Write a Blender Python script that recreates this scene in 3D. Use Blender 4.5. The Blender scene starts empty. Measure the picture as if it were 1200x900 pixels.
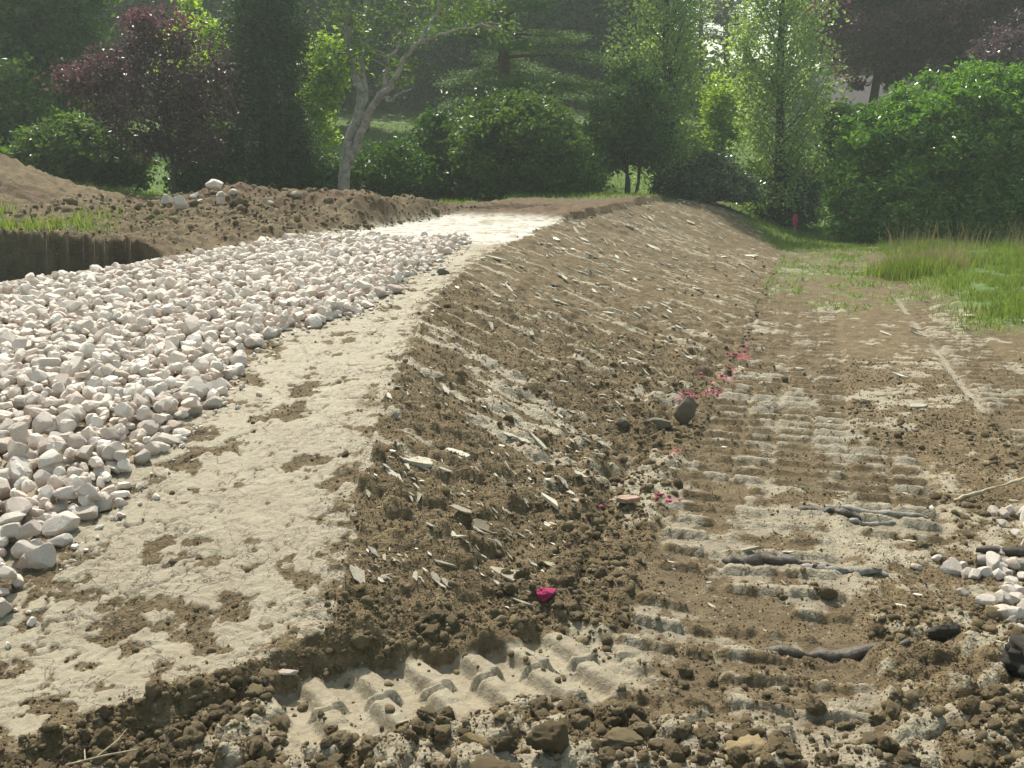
import bpy, math, numpy as np
from mathutils import Vector
rad=math.radians
S=bpy.context.scene
# ------------------------------------------------------------------ camera, sky, sun, exposure
cam=bpy.data.objects.new('camera',bpy.data.cameras.new('camera')); S.collection.objects.link(cam)
cam.data.lens=35.0; cam.data.sensor_width=36; cam.data.clip_start=.05; cam.data.clip_end=1500
cam.location=(0,0,1.7); cam.rotation_euler=(rad(90-11.86),0,0); S.camera=cam
SUN_EL, SUN_AZ = 54.0, -20.0            # azimuth measured from +Y towards +X
W=bpy.data.worlds.new('World'); S.world=W; W.use_nodes=True
nt=W.node_tree; nt.nodes.clear()
sky=nt.nodes.new('ShaderNodeTexSky'); sky.sky_type='NISHITA'; sky.sun_disc=False
sky.sun_elevation=rad(SUN_EL); sky.sun_rotation=rad(SUN_AZ); sky.dust_density=3.0; sky.air_density=1.2; sky.altitude=200
bg=nt.nodes.new('ShaderNodeBackground'); bg.inputs[1].default_value=.15
tint=nt.nodes.new('ShaderNodeMix');tint.data_type='RGBA';tint.blend_type='MULTIPLY';tint.inputs[0].default_value=1;tint.inputs[7].default_value=(1.07,1.05,.80,1);nt.links.new(sky.outputs[0],tint.inputs[6])  # camera white balance
wo=nt.nodes.new('ShaderNodeOutputWorld'); nt.links.new(tint.outputs[2],bg.inputs[0]); nt.links.new(bg.outputs[0],wo.inputs[0])
sl=bpy.data.lights.new('sun','SUN'); sl.energy=4.0; sl.angle=rad(.6); sl.color=(1,.965,.86)
sun=bpy.data.objects.new('sun',sl); S.collection.objects.link(sun)
sd=Vector((math.sin(rad(SUN_AZ))*math.cos(rad(SUN_EL)),math.cos(rad(SUN_AZ))*math.cos(rad(SUN_EL)),math.sin(rad(SUN_EL))))
sun.rotation_euler=sd.to_track_quat('Z','Y').to_euler(); sun.location=(0,0,30)
S.view_settings.view_transform='Standard'; S.view_settings.look='None'; S.view_settings.gamma=1; S.view_settings.exposure=.50
S.render.engine='CYCLES'
S.cycles.max_bounces=6; S.cycles.diffuse_bounces=3; S.cycles.glossy_bounces=2; S.cycles.transmission_bounces=4; S.cycles.transparent_max_bounces=4; S.cycles.volume_bounces=0
# ------------------------------------------------------------------ numpy noise
R=np.random.RandomState(7)
def hsh(ix,iy,s=0):
    h=(ix.astype(np.int64)*374761393+iy.astype(np.int64)*668265263+s*974711)&0xFFFFFFFF
    h=((h^(h>>13))*1274126177)&0xFFFFFFFF; h=h^(h>>16)
    return (h&0xFFFFFF)/float(0xFFFFFF)
def vn(x,y,s=0):
    ix=np.floor(x);iy=np.floor(y);fx=x-ix;fy=y-iy
    fx=fx*fx*fx*(fx*(fx*6-15)+10);fy=fy*fy*fy*(fy*(fy*6-15)+10)
    a=hsh(ix,iy,s);b=hsh(ix+1,iy,s);c=hsh(ix,iy+1,s);d=hsh(ix+1,iy+1,s)
    return (a+(b-a)*fx+(c-a)*fy+(a-b-c+d)*fx*fy)*2-1
def fbm(x,y,o=4,s=0,g=.5):
    r=0;a=1;t=0
    for i in range(o):
        r=r+a*vn(x+i*13.7,y-i*7.3,s+i);t+=a;a*=g;c,d=x*1.6-y*1.2,x*1.2+y*1.6;x,y=c,d
    return r/t
def worley(x,y,s=0):
    ix=np.floor(x);iy=np.floor(y);f1=np.full(x.shape,9.);f2=np.full(x.shape,9.);idr=np.zeros(x.shape)
    for i in(-1,0,1):
        for j in(-1,0,1):
            cx=ix+i;cy=iy+j
            d=np.hypot(cx+.1+.8*hsh(cx,cy,s)-x,cy+.1+.8*hsh(cx,cy,s+1)-y);q=hsh(cx,cy,s+2)
            c=d<f1;f2=np.where(c,f1,np.minimum(f2,d));idr=np.where(c,q,idr);f1=np.where(c,d,f1)
    return f1,f2,idr
def sst(a,b,x):
    t=np.clip((x-a)/(b-a),0,1);return t*t*(3-2*t)
# ------------------------------------------------------------------ the lie of the land
CREST=[(1,-3.7),(2.2,-1.98),(2.6,-1.45),(2.9,-1.10),(3.15,-.78),(3.27,-.66),(3.5,-.63),(4.2,-.68),(5.3,-.72),(7.8,-.66),(10.2,-.42),(12,-.1),(15.3,.55),(19,1.75),(23,3.1),(26,4.1),(30,5.6),(60,16)]
TOE=[(1,-3.55),(2.2,-1.78),(2.6,-1.26),(2.9,-.95),(3.15,-.68),(3.27,-.42),(3.5,.08),(3.9,.28),(5.3,.6),(7.1,1.25),(9.4,2.15),(15,3.8),(22,5.9),(30,8.0),(60,18)]
PZ=[(1,.06),(2,.05),(2.6,.07),(3.2,.095),(4,.25),(5,.41),(7,.60),(8.7,.73),(12,.86),(15,.93),(20,1.04),(24,1.12),(26,.95),(28,.45),(30,.1),(60,.1)]
LEDGE=[(1,-9),(5,-5.6),(8.43,-4.34),(10.3,-3.5),(13.75,-2.33),(18,-.8),(22,0)]     # left edge of the stone bed
SEDGE=[(1,-2.6),(2.6,-2.1),(3.37,-1.85),(4,-1.78),(5.15,-1.66),(6.0,-1.72),(6.77,-1.72),(7.58,-1.2),(9.39,-.92),(11.9,-.62),(14,-.1),(16,.3)]   # right edge of the stones
def ip(y,p): a=np.array(p);return np.interp(y,a[:,0],a[:,1])
def tr(x,y,ox,oy,dx,dy):
    n=math.hypot(dx,dy);dx/=n;dy/=n;return (x-ox)*dx+(y-oy)*dy,(x-ox)*dy-(y-oy)*dx
TRK=[(.92,4.4,.306,1,.25,-1.6,20,.19,.045),(2.08,6.67,.306,1,.24,-1.6,16,.19,.038),(1.93,4.75,.306,1,.22,-.35,.5,.19,.045),
     (3.62,6.67,.285,1,.26,-2.2,14,.19,.035),(.95,3.05,.22,1,.27,-.3,.7,.19,.04)]
PK=[(.85,4.97,.04),(1.43,7.42,.08),(1.30,7.30,.05),(1.22,7.05,.04),(1.62,7.75,.06),(1.78,8.15,.07),(1.92,8.5,.06),(2.15,9.2,.08),(2.4,9.9,.07),(.96,5.75,.035),(1.02,5.95,.03),(.135,3.70,.02)]
def terrain(x,y):
    """height and surface masks at any x, y (metres)"""
    wob=.05*vn(x*3,y*3,5)+.03*vn(x*9,y*9,6)
    far=sst(8,16,y)
    yy=y+.10*vn(x*1.3,y*1.3,3)
    xc=ip(yy,CREST)+wob*(.6+far); xt=ip(yy,TOE)+wob*1.5; zc=ip(y,PZ)
    t=np.clip((x-xc)/(xt-xc),0,1)
    z=zc*(1-t); 
    # slope: slight belly and slumped foot
    z=z-.06*np.sin(t*math.pi)*zc*far+.05*np.exp(-((t-.92)/.14)**2)*sst(3.3,5,y)
    slope=((t>0)&(t<1))*1.0
    plat=(x<xc)*1.0; low=sst(-.02,.1,x-xt)
    near=1-sst(2.9,3.9,y)
    # far soil berm closing the platform
    bermx=sst(.0,.5,x-ip(y,LEDGE))*plat
    endm=sst(16.0,17.3,y+.35*x+.5*vn(x,y,9))*plat
    z=z+endm*(.10+.05*fbm(x*2,y*2,3,11))
    # soil left of the stones, spoil heaps
    le=ip(y,LEDGE); left=sst(.0,.5,le-x)
    lum=fbm(x*.9,y*.9,4,21)+.55*np.abs(fbm(x*2.2,y*2.2,4,24))
    zl=.98+.1*lum
    zl=zl+.38*np.exp(-((y-16.4-.12*x)/1.5)**2)*sst(-6.2,-4.2,x)*(1-sst(-1.5,2.5,x))*(1+.35*fbm(x*1.1,y*1.1,3,23))
    zl=zl+1.45*np.exp(-(((x+10.6)/3.1)**2+((y-17)/2.8)**2))
    zl=zl+.13*np.exp(-(((x+4.2)/.9)**2+((y-16)/.9)**2))
    # pit with an upright cut bank
    wl=11.9+(x+6)*-.62+.12*vn(x*1.4,y*0,31)+.05*vn(x*6,y*0,32)+.02*vn(x*19,y*0,33)
    pit=sst(-.06,.06,wl-y)*sst(.12,.5,le-x)*sst(-30,-25,x)
    zl=zl*(1-pit)+(-.1)*pit
    z=z*(1-left)+zl*left
    # land beyond: lawn rising to a wooded hill
    back=sst(19,26,y)*(1-sst(-.5,3.5,x-ip(y,CREST)))
    z=z*(1-back)+back*np.maximum(z,1.05+0*x)
    hill=np.maximum(0,y-29-.0*x)
    z=z+.145*hill*sst(27,36,y)*(1-.8*sst(45,200,y))-0*x
    z=z+.5*np.maximum(0,-x-14)*.10*sst(14,22,-x)
    # right meadow
    mead=sst(-.25,.6,x-(4.95+.31*(y-11))+.25*vn(x*1.2,y*1.2,41))*sst(10.2,11.4,y+.3*vn(x*2,y*2,42))
    z=z+.10*mead
    z=z+.12*sst(3,9,x-(5+.31*(y-11)))
    # ---------------- surface masks
    n1=fbm(x*1.5,y*1.5,5,51); n2=fbm(x*5,y*5,5,55); n3=fbm(x*16,y*16,4,58); n4=fbm(x*45,y*45,3,61)
    stonebed=(x<ip(y,SEDGE))*(x>le)*1.0
    cl_plat=plat*(1-endm)*(1-left)
    edged=xc-x
    holes=sst(.17,.28,n2*.75+n3*.5+.15*n1-.10*sst(.5,0,edged)+.12*np.exp(-((y-4.55)/.35)**2)*sst(-1.4,-1.1,x)+.16*(1-sst(2.9,3.7,y)) )*cl_plat
    rim=sst(.22,.0,edged+.12*n2)*cl_plat
    # ---------------- track imprints
    trk=np.zeros(x.shape);dz=np.zeros(x.shape);press=np.zeros(x.shape);wet=np.zeros(x.shape)
    for (ox,oy,dx,dy,hw,a0,a1,pt,amp) in TRK:
        a,b=tr(x,y,ox,oy,dx,dy)
        m=sst(hw+.05,hw-.03,np.abs(b+.02*n2))*sst(a0-.1,a0+.1,a)*sst(a1+2,a1,a)*(1-.35*sst(5,10,a))
        ph=(a+.010*n2+.015*vn(x*3,y*3,71))/pt+.5*(b>0.0)*0
        fr=ph-np.floor(ph); rg=sst(.36,.44,fr)*sst(.70,.58,fr)*(.8+.2*n2)*np.where(np.abs(b+.03*n1)<.02,.4,1)
        brk=sst(-.32,-.05,n1*.7+.8*n2+.20)*sst(hw+.01,hw-.05,np.abs(b+.03*n2))
        dz=dz*(1-m)+m*(-.026+amp*.95*rg*brk+.010*n2); trk=np.maximum(trk,m*brk*rg); press=np.maximum(press,m)
    a,b=tr(x,y,-.66,2.93,.92,.37); hw=.22           # near track crossing in front
    m=sst(hw+.05,hw-.02,np.abs(b+.015*n2))*sst(-.2,-.05,a)*sst(1.25,1.0,a+.1*n1)
    ph=(a-.25*b+.04*(b>0)+.014*n2)/.185; fr=ph-np.floor(ph); rg=sst(.16,.34,fr)*sst(.80,.60,fr)*(1+.25*n2)*np.where(np.abs(b-.03-.01*n3)<.012,.45,1)
    dz=dz*(1-m)+m*(-.040+.046*rg+.006*n3+.006*n2); trk=np.maximum(trk,m); press=np.maximum(press,m); nt_=m
    lowm=np.clip(low+0,0,1)*(1-plat)*(1-slope*.8)
    fl=(low>.5)|(nt_>0)
    lw=sst(.80,1.,(x-xc)/(xt-xc)); nt_=nt_*lw; low2=np.maximum(low,nt_); dz=dz*low2; trk=trk*low2; press=press*low2
    z=z+dz
    # long smear of flattened clay between the tracks
    ra,rb=tr(x,y,3.30,6.67,.285,1); smear=np.exp(-(rb/.05)**2)*sst(-.5,0,ra)*sst(12,8,ra)*low*sst(-.2,.3,n1+n2*.5+.2)
    z=z-.03*smear
    # ---------------- roughness of loose soil
    sbelly=slope*sst(.2,.8,t)
    loose=np.clip(1-cl_plat*(1-holes)*(1-rim)-press*(.50+.35*nt_),0,1)
    coarse=np.clip(left*sst(11,13,y)*.5+slope*(1-.45*sst(4.6,6,y)*(1-t*.7))*(1-sst(8,14,y)*.6)+ (1-sst(2.9,3.6,y))*low + sst(.5,.0,x-xt)*low*.9 + (x>1.2)*(1-sst(3.3,4.2,y))*.6 + left*.9+endm*.5,0,1)*loose
    f1,f2,q=worley(x*7+n2*.4,y*7+n2*.4,81); z=z+coarse*.050*np.sqrt(np.clip(1-(f1/.62)**2,0,1))*(q>.45)*(q)
    f1,f2,q=worley(x*16,y*16,84); z=z+loose*(.35+.65*coarse)*.022*np.sqrt(np.clip(1-(f1/.6)**2,0,1))*(q>.3)*q
    f1,f2,q=worley(x*38,y*38,87); z=z+loose*.009*np.sqrt(np.clip(1-(f1/.6)**2,0,1))*q
    z=z+left*(1-pit)*sst(9,12,y)*(.07*np.abs(fbm(x*3.1,y*3.1,4,411))+.03*n2)+loose*(.02*n2*coarse+.012*n3+.005*n4)+ (1-loose)*(.0022*n3+.001*n4)
    z=z+ (1-plat)*low*.02*n1
    # downslope grooves left by the bucket
    gx,gy=x*.50+y*.866, x*.866-y*.50
    strk=fbm(gx*12+.8*n1,gy*1.5,4,91); z=z+slope*(.016*strk)*sst(4.5,7,y)
    # thin crusts of clay that broke into plates
    fn=(fbm(x*3.2,y*5.2,4,95)+1)*4.0; fq=fn-np.floor(fn); z=z+cl_plat*(1-holes)*.010*(sst(.0,.06,fq)-fq)
    f1,f2,q=worley(x*3.1+.5*n2+.15*n3,y*4.2+.5*n2+.15*n3,98); ck=sst(.06,.01,f2-f1)*sst(-.1,.15,n1+.5*vn(x*2,y*2,99)+.10+.2*near)*cl_plat
    z=z-.014*ck-.008*holes*sst(.0,.2,.5+n3)
    # ---------------- colour masks
    smearm=slope*sst(.17,.36,strk*.95+.25*n3+.40*np.exp(-(((x-.0)/.36)**2+((y-5.8)/.8)**2))+.10*np.exp(-((x-ip(y,CREST)-1.2)/.5)**2)*sst(12,16,y)-.02-.03*sst(7,10,y))*sst(4.3,5.2,y)  # pale clay smears, with their wet sheen put into the colour too
    clay=np.clip(cl_plat*(1-.9*holes)*(1-.75*rim*sst(-.3,.2,n3))-ck*.8,0,1)
    clay=np.maximum(clay,smearm*(1-.25*sst(7,12,y)))
    lowclay=lowm*sst(-.15,.35,n1*.55+n2*.7+n3*.5+.34*(1-sst(4.6,6.0,y))-.20)
    clay=np.maximum(clay,lowclay*.85); clay=np.maximum(clay,press*np.maximum(low,nt_)*np.maximum(nt_,sst(-.25,.25,n2+.4*n1+.35*n3-.05)*(.25+.75*np.clip(trk,0,1))*(.95-.1*sst(6,10,y))))
    clay=np.maximum(clay,smear*.9)
    clay=clay*(1-left); 
    white=cl_plat*sst(11.7,12.7,y+.35*x+.4*n1)*sst(-.22,.0,n2*.8+n3*.4+.10)*(left<.05)*(1-stonebed*.0)  # sun sheen of wet clay at the far end, painted as whitish colour
    orange=left*sst(-.1,.5,n1+.3*n2)
    grassy=np.maximum(mead,0)
    pitgrass=left*np.exp(-((y-wl-.45)/.22)**2)*sst(-4.2,-5.6,x)*(1-pit)
    lawn=sst(21.5,23.5,y+.6*n1)*sst(1.0,0.,sst(-1,1,x-ip(y,CREST)+0.3)*sst(31,29,y))
    lawn2=sst(22,24,y+.8*n1)*sst(5.4,6.3,x-.05*(y-22)+.5*n1)
    weeds=low*sst(11.5,14.5,y+1.2*n1)*sst(-.15,.35,n1*.6+n2*.7+.15*sst(13,17,y))*.75*(1-press*.6)
    mound_g=left*sst(.1,.35,n1+.2)*np.exp(-(((x+7.6)/1.6)**2+((y-13.6)/.8)**2))
    grass=np.clip(np.maximum.reduce([grassy,pitgrass,lawn,lawn2,weeds,mound_g]),0,1)
    dark=sst(.25,.5,n2*.6+n1*.5)*lowm*.8+.9*pit+.7*left*sst(-.1,.12,wl-y)  # random low patches, plus pit and bank shade painted into the soil colour
    pink=np.zeros(x.shape)
    for (a,b_,r_) in PK: pink=np.maximum(pink,sst(1.25,.3,np.hypot(x-a,y-b_)/r_+.9*n3+.6*n2))
    return z,dict(clay=clay,white=np.clip(white,0,1),grass=grass,dark=np.clip(dark,0,1),dry=np.clip(orange+endm*.7,0,1),hollow=np.clip(ck+holes*.35+.55*press*(1-np.clip(trk*1.3,0,1))*(1-nt_)*(1-plat),0,1),loose=loose,pink=pink,crust=np.clip(cl_plat+.25*nt_,0,1))  # includes a darker brown tone for cracks, holes and gaps between track bars
def tz(x,y):
    x=np.atleast_1d(np.asarray(x,float));y=np.atleast_1d(np.asarray(y,float)); return terrain(x,y)[0]
def tz1(x,y): return float(tz([x],[y])[0])
# ------------------------------------------------------------------ materials
def mat(name):
    m=bpy.data.materials.new(name);m.use_nodes=True;n=m.node_tree;n.nodes.clear();return m,n
class NB:
    def __init__(s,n): s.n=n
    def new(s,t,**k):
        d=s.n.nodes.new(t)
        for a,b in k.items():
            if a[0]=='_': d.inputs[a[1:].replace('_',' ')].default_value=b
            else: setattr(d,a,b)
        return d
    def ln(s,a,b): s.n.links.new(a,b)
    def noise(s,scale,detail=5,rough=.55,vec=None,dist=0):
        d=s.new('ShaderNodeTexNoise');d.inputs['Scale'].default_value=scale;d.inputs['Detail'].default_value=detail;d.inputs['Roughness'].default_value=rough;d.inputs['Distortion'].default_value=dist
        if vec is not None:s.ln(vec,d.inputs['Vector'])
        return d.outputs['Fac']
    def ramp(s,f,stops):
        d=s.new('ShaderNodeValToRGB');e=d.color_ramp.elements
        e[0].position,e[0].color=stops[0][0],(*stops[0][1],1);e[1].position,e[1].color=stops[-1][0],(*stops[-1][1],1)
        for p,c in stops[1:-1]: q=e.new(p);q.color=(*c,1)
        s.ln(f,d.inputs[0]);return d.outputs[0]
    def mix(s,f,a,b,mode='MIX'):
        d=s.new('ShaderNodeMix',data_type='RGBA',blend_type=mode)
        for i,v in((0,f),(6,a),(7,b)):
            if hasattr(v,'links'):s.ln(v,d.inputs[i])
            else:d.inputs[i].default_value=(*v,1) if i else v
        return d.outputs[2]
    def math(s,op,a,b=0,c=0):
        d=s.new('ShaderNodeMath',operation=op)
        for i,v in enumerate((a,b,c)):
            if hasattr(v,'links'):s.ln(v,d.inputs[i])
            else:d.inputs[i].default_value=v
        return d.outputs[0]
    def attr(s,name): return s.new('ShaderNodeAttribute',attribute_name=name).outputs['Fac']
    def out(s,sh): o=s.new('ShaderNodeOutputMaterial');s.ln(sh,o.inputs[0])
def obj_coord(b): return b.new('ShaderNodeTexCoord').outputs['Object']
def ground_mat():
    m,n=mat('soil_and_clay');b=NB(n);v=obj_coord(b)
    big=b.noise(.9,4,vec=v);mid=b.noise(6,6,.6,v);fin=b.noise(45,6,.7,v);gr=b.noise(160,3,.7,v)
    f=b.math('ADD',b.math('MULTIPLY',mid,.5),b.math('MULTIPLY',fin,.5))
    soil=b.ramp(f,[(.30,(0.064,0.043,0.022)),(.45,(0.119,0.084,0.043)),(.56,(0.170,0.122,0.066)),(.70,(0.276,0.216,0.125))])
    dry=b.ramp(f,[(.30,(0.050,0.029,0.016)),(.5,(0.105,0.062,0.034)),(.70,(0.194,0.121,0.070))])
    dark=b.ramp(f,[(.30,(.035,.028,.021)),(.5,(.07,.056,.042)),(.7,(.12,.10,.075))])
    clay=b.ramp(f,[(.28,(0.176,0.133,0.080)),(.42,(0.267,0.213,0.139)),(.55,(0.336,0.281,0.195)),(.72,(0.439,0.380,0.276))])
    clay2=b.mix(b.math('MULTIPLY',mid,.6),clay,(.27,.24,.18))
    wh=b.ramp(f,[(.30,(0.336,0.306,0.257)),(.5,(0.534,0.504,0.455)),(.7,(0.653,0.633,0.593))])
    gs=b.ramp(fin,[(.3,(0.046,0.088,0.018)),(.5,(0.091,0.160,0.033)),(.7,(0.169,0.240,0.066))])
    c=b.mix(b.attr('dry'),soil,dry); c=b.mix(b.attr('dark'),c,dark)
    # ragged edges of the clay crust
    ca=b.attr('clay'); cm=b.math('ADD',ca,b.math('MULTIPLY',b.math('SUBTRACT',fin,.5),1.1))
    mr=b.new('ShaderNodeMapRange',interpolation_type='SMOOTHSTEP');mr.inputs[1].default_value=.22;mr.inputs[2].default_value=.80;b.ln(cm,mr.inputs[0])
    c=b.mix(mr.outputs[0],c,clay2)
    dv=b.new('ShaderNodeVectorMath',operation='ADD');nc=b.new('ShaderNodeTexNoise');nc.inputs['Scale'].default_value=7;nc.inputs['Detail'].default_value=5;b.ln(v,nc.inputs['Vector'])
    sc_=b.new('ShaderNodeVectorMath',operation='SCALE');b.ln(nc.outputs['Color'],sc_.inputs[0]);sc_.inputs['Scale'].default_value=.32;b.ln(v,dv.inputs[0]);b.ln(sc_.outputs[0],dv.inputs[1])
    vo=b.new('ShaderNodeTexVoronoi',feature='DISTANCE_TO_EDGE');vo.inputs['Scale'].default_value=3.6;b.ln(dv.outputs[0],vo.inputs['Vector'])
    vo2=b.new('ShaderNodeTexVoronoi',feature='DISTANCE_TO_EDGE');vo2.inputs['Scale'].default_value=11;b.ln(dv.outputs[0],vo2.inputs['Vector'])
    cw=b.math('MULTIPLY',b.math('SUBTRACT',b.noise(2.1,3,.5,v),.42),.06);cw2=b.math('MULTIPLY',b.math('SUBTRACT',b.noise(1.7,3,.5,v),.50),.20)
    crk=b.math('MAXIMUM',b.math('LESS_THAN',vo.outputs['Distance'],cw),b.math('LESS_THAN',vo2.outputs['Distance'],cw2));crk=b.math('MULTIPLY',crk,b.attr('clay'));crk=b.math('MULTIPLY',crk,b.attr('crust'))
    c=b.mix(b.math('MULTIPLY',crk,.85),c,(.085,.060,.036))
    c=b.mix(b.attr('white'),c,wh); c=b.mix(b.math('MULTIPLY',b.attr('hollow'),.62),c,(.10,.075,.048)); c=b.mix(b.attr('grass'),c,gs)
    c=b.mix(b.math('MULTIPLY',b.attr('pink'),.6),c,b.ramp(f,[(.3,(.30,.035,.09)),(.55,(.62,.06,.20)),(.72,(.75,.16,.32))]))
    sp=b.new('ShaderNodeTexVoronoi');sp.inputs['Scale'].default_value=38;b.ln(v,sp.inputs['Vector'])
    spk=b.math('MULTIPLY',b.math('LESS_THAN',sp.outputs['Distance'],.20),b.math('GREATER_THAN',sp.outputs['Color'],.62))
    c=b.mix(b.math('MULTIPLY',spk,b.math('SUBTRACT',.55,b.math('MULTIPLY',b.attr('grass'),.5))),c,(.40,.36,.28))
    sp2=b.new('ShaderNodeTexVoronoi');sp2.inputs['Scale'].default_value=95;b.ln(v,sp2.inputs['Vector'])
    p=b.new('ShaderNodeBsdfPrincipled');b.ln(c,p.inputs['Base Color'])
    r=b.math('SUBTRACT',.92,b.math('MULTIPLY',mr.outputs[0],.40));b.ln(r,p.inputs['Roughness']);p.inputs['Specular IOR Level'].default_value=.35
    bh=b.math('ADD',b.math('ADD',b.math('MULTIPLY',crk,-.008),b.math('MULTIPLY',fin,.014)),b.math('ADD',b.math('MULTIPLY',gr,.003),b.math('MULTIPLY',b.math('MULTIPLY',sp2.outputs['Distance'],b.attr('loose')),-.006)))
    bu=b.new('ShaderNodeBump');bu.inputs['Strength'].default_value=.8;bu.inputs['Distance'].default_value=1;b.ln(bh,bu.inputs['Height']);b.ln(bu.outputs[0],p.inputs['Normal'])
    b.out(p.outputs[0]);return m
def rock_mat(name,stops,island=.25,rough=.8,scale=14,bump=.006,dirt=None):
    m,n=mat(name);b=NB(n);v=obj_coord(b)
    g=b.new('ShaderNodeNewGeometry');oi=b.new('ShaderNodeObjectInfo')
    rnd=b.math('FRACT',b.math('ADD',g.outputs['Random Per Island'],oi.outputs['Random']))
    f=b.noise(scale,6,.65,v);f2=b.noise(scale*6,4,.6,v)
    k=b.math('ADD',b.math('MULTIPLY',f,.55),b.math('ADD',b.math('MULTIPLY',f2,.2),b.math('MULTIPLY',rnd,island)))
    c=b.ramp(k,stops)
    if dirt: 
        d=b.noise(5,5,.7,v);mr=b.new('ShaderNodeMapRange');mr.inputs[1].default_value=.55;mr.inputs[2].default_value=.75;b.ln(d,mr.inputs[0]);c=b.mix(b.math('MULTIPLY',mr.outputs[0],.45),c,dirt)
    p=b.new('ShaderNodeBsdfPrincipled');b.ln(c,p.inputs['Base Color']);p.inputs['Roughness'].default_value=rough;p.inputs['Specular IOR Level'].default_value=.35
    bu=b.new('ShaderNodeBump');bu.inputs['Strength'].default_value=.7;b.ln(b.math('MULTIPLY',b.math('ADD',f,f2),bump),bu.inputs['Height']);bu.inputs['Distance'].default_value=1;b.ln(bu.outputs[0],p.inputs['Normal'])
    b.out(p.outputs[0]);return m
def leaf_mat(name,cols,trans=.4,gloss=.35,tcol=None,spec=.5):
    m,n=mat(name);b=NB(n);g=b.new('ShaderNodeNewGeometry')
    v=obj_coord(b);k=b.math('ADD',b.math('MULTIPLY',g.outputs['Random Per Island'],.6),b.math('MULTIPLY',b.noise(1.1,3,.5,v),.5))
    st=[(.15+.7*i/(len(cols)-1),c) for i,c in enumerate(cols)]
    c=b.ramp(k,st)
    p=b.new('ShaderNodeBsdfPrincipled');b.ln(c,p.inputs['Base Color']);p.inputs['Roughness'].default_value=gloss;p.inputs['Specular IOR Level'].default_value=spec
    t=b.new('ShaderNodeBsdfTranslucent');tc=b.mix(1.0,c,tcol or (1.5,1.5,.55),'MULTIPLY');b.ln(tc,t.inputs['Color'])
    mx=b.new('ShaderNodeMixShader');mx.inputs[0].default_value=trans;b.ln(p.outputs[0],mx.inputs[1]);b.ln(t.outputs[0],mx.inputs[2]);b.out(mx.outputs[0]);return m
def plain_mat(name,c,rough=.7,var=.25,scale=20):
    m,n=mat(name);b=NB(n);v=obj_coord(b);f=b.noise(scale,5,.6,v)
    cc=b.ramp(f,[(.3,tuple(x*(1-var) for x in c)),(.7,tuple(min(1,x*(1+var)) for x in c))])
    p=b.new('ShaderNodeBsdfPrincipled');b.ln(cc,p.inputs['Base Color']);p.inputs['Roughness'].default_value=rough
    bu=b.new('ShaderNodeBump');bu.inputs['Strength'].default_value=.5;bu.inputs['Distance'].default_value=.02;b.ln(f,bu.inputs['Height']);b.ln(bu.outputs[0],p.inputs['Normal']);b.out(p.outputs[0]);return m
M=dict(
 ground=ground_mat(),
 stone=rock_mat('pinkish_limestone',[(.25,(0.466,0.349,0.278)),(.42,(0.615,0.512,0.443)),(.6,(0.699,0.615,0.546)),(.85,(0.805,0.738,0.670))],.35,.75,9,.010,(.42,.34,.26)),
 clod=rock_mat('soil_clod',[(.25,(0.097,0.068,0.036)),(.5,(0.190,0.140,0.078)),(.7,(0.287,0.220,0.128)),(.9,(0.390,0.312,0.191))],.30,.95,40,.04),
 darkclod=rock_mat('wet_dark_clod',[(.25,(.020,.016,.013)),(.5,(.045,.037,.030)),(.9,(.10,.085,.065))],.3,.75,22,.012),
 flake=rock_mat('pale_clay_flake',[(.25,(.22,.18,.12)),(.5,(.37,.325,.245)),(.85,(.60,.56,.47))],.4,.42,10,.004),
 ochre=rock_mat('ochre_stone',[(.25,(.22,.15,.07)),(.5,(.34,.25,.13)),(.9,(.45,.37,.24))],.3,.9,12,.01),
 grey=rock_mat('grey_rock',[(.25,(.14,.115,.08)),(.5,(.24,.205,.15)),(.9,(.38,.34,.27))],.3,.95,25,.025),
 pink=rock_mat('pink_marking_paint',[(.25,(.25,.04,.08)),(.45,(.62,.05,.19)),(.9,(.80,.20,.36))],.3,.85,60,.02),
 pinksoil=rock_mat('pink_sprayed_soil',[(.25,(.18,.05,.05)),(.55,(.40,.06,.13)),(.9,(.62,.10,.24))],.5,.9,40,.006),
 wood=plain_mat('weathered_wood',(.40,.33,.22),.8,.3,30), darkwood=plain_mat('wet_dark_wood',(.07,.054,.040),.6,.5,30), greywood=plain_mat('grey_split_wood',(.24,.22,.19),.8,.4,30),
 bark=plain_mat('dark_bark',(.055,.045,.035),.9,.45,8), palebark=plain_mat('pale_lichen_bark',(.27,.25,.215),.9,.5,9), pinebark=plain_mat('pine_bark',(.09,.06,.045),.9,.4,8),
 wall=plain_mat('grey_render',(.26,.26,.28),.9,.08,3), roof=plain_mat('dark_roof',(.08,.07,.07),.9,.2,6), brick=plain_mat('red_brown_tile',(.34,.22,.17),.85,.25,30), dark=plain_mat('dark_window',(.02,.022,.025),.2,.1,3),
)
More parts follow.
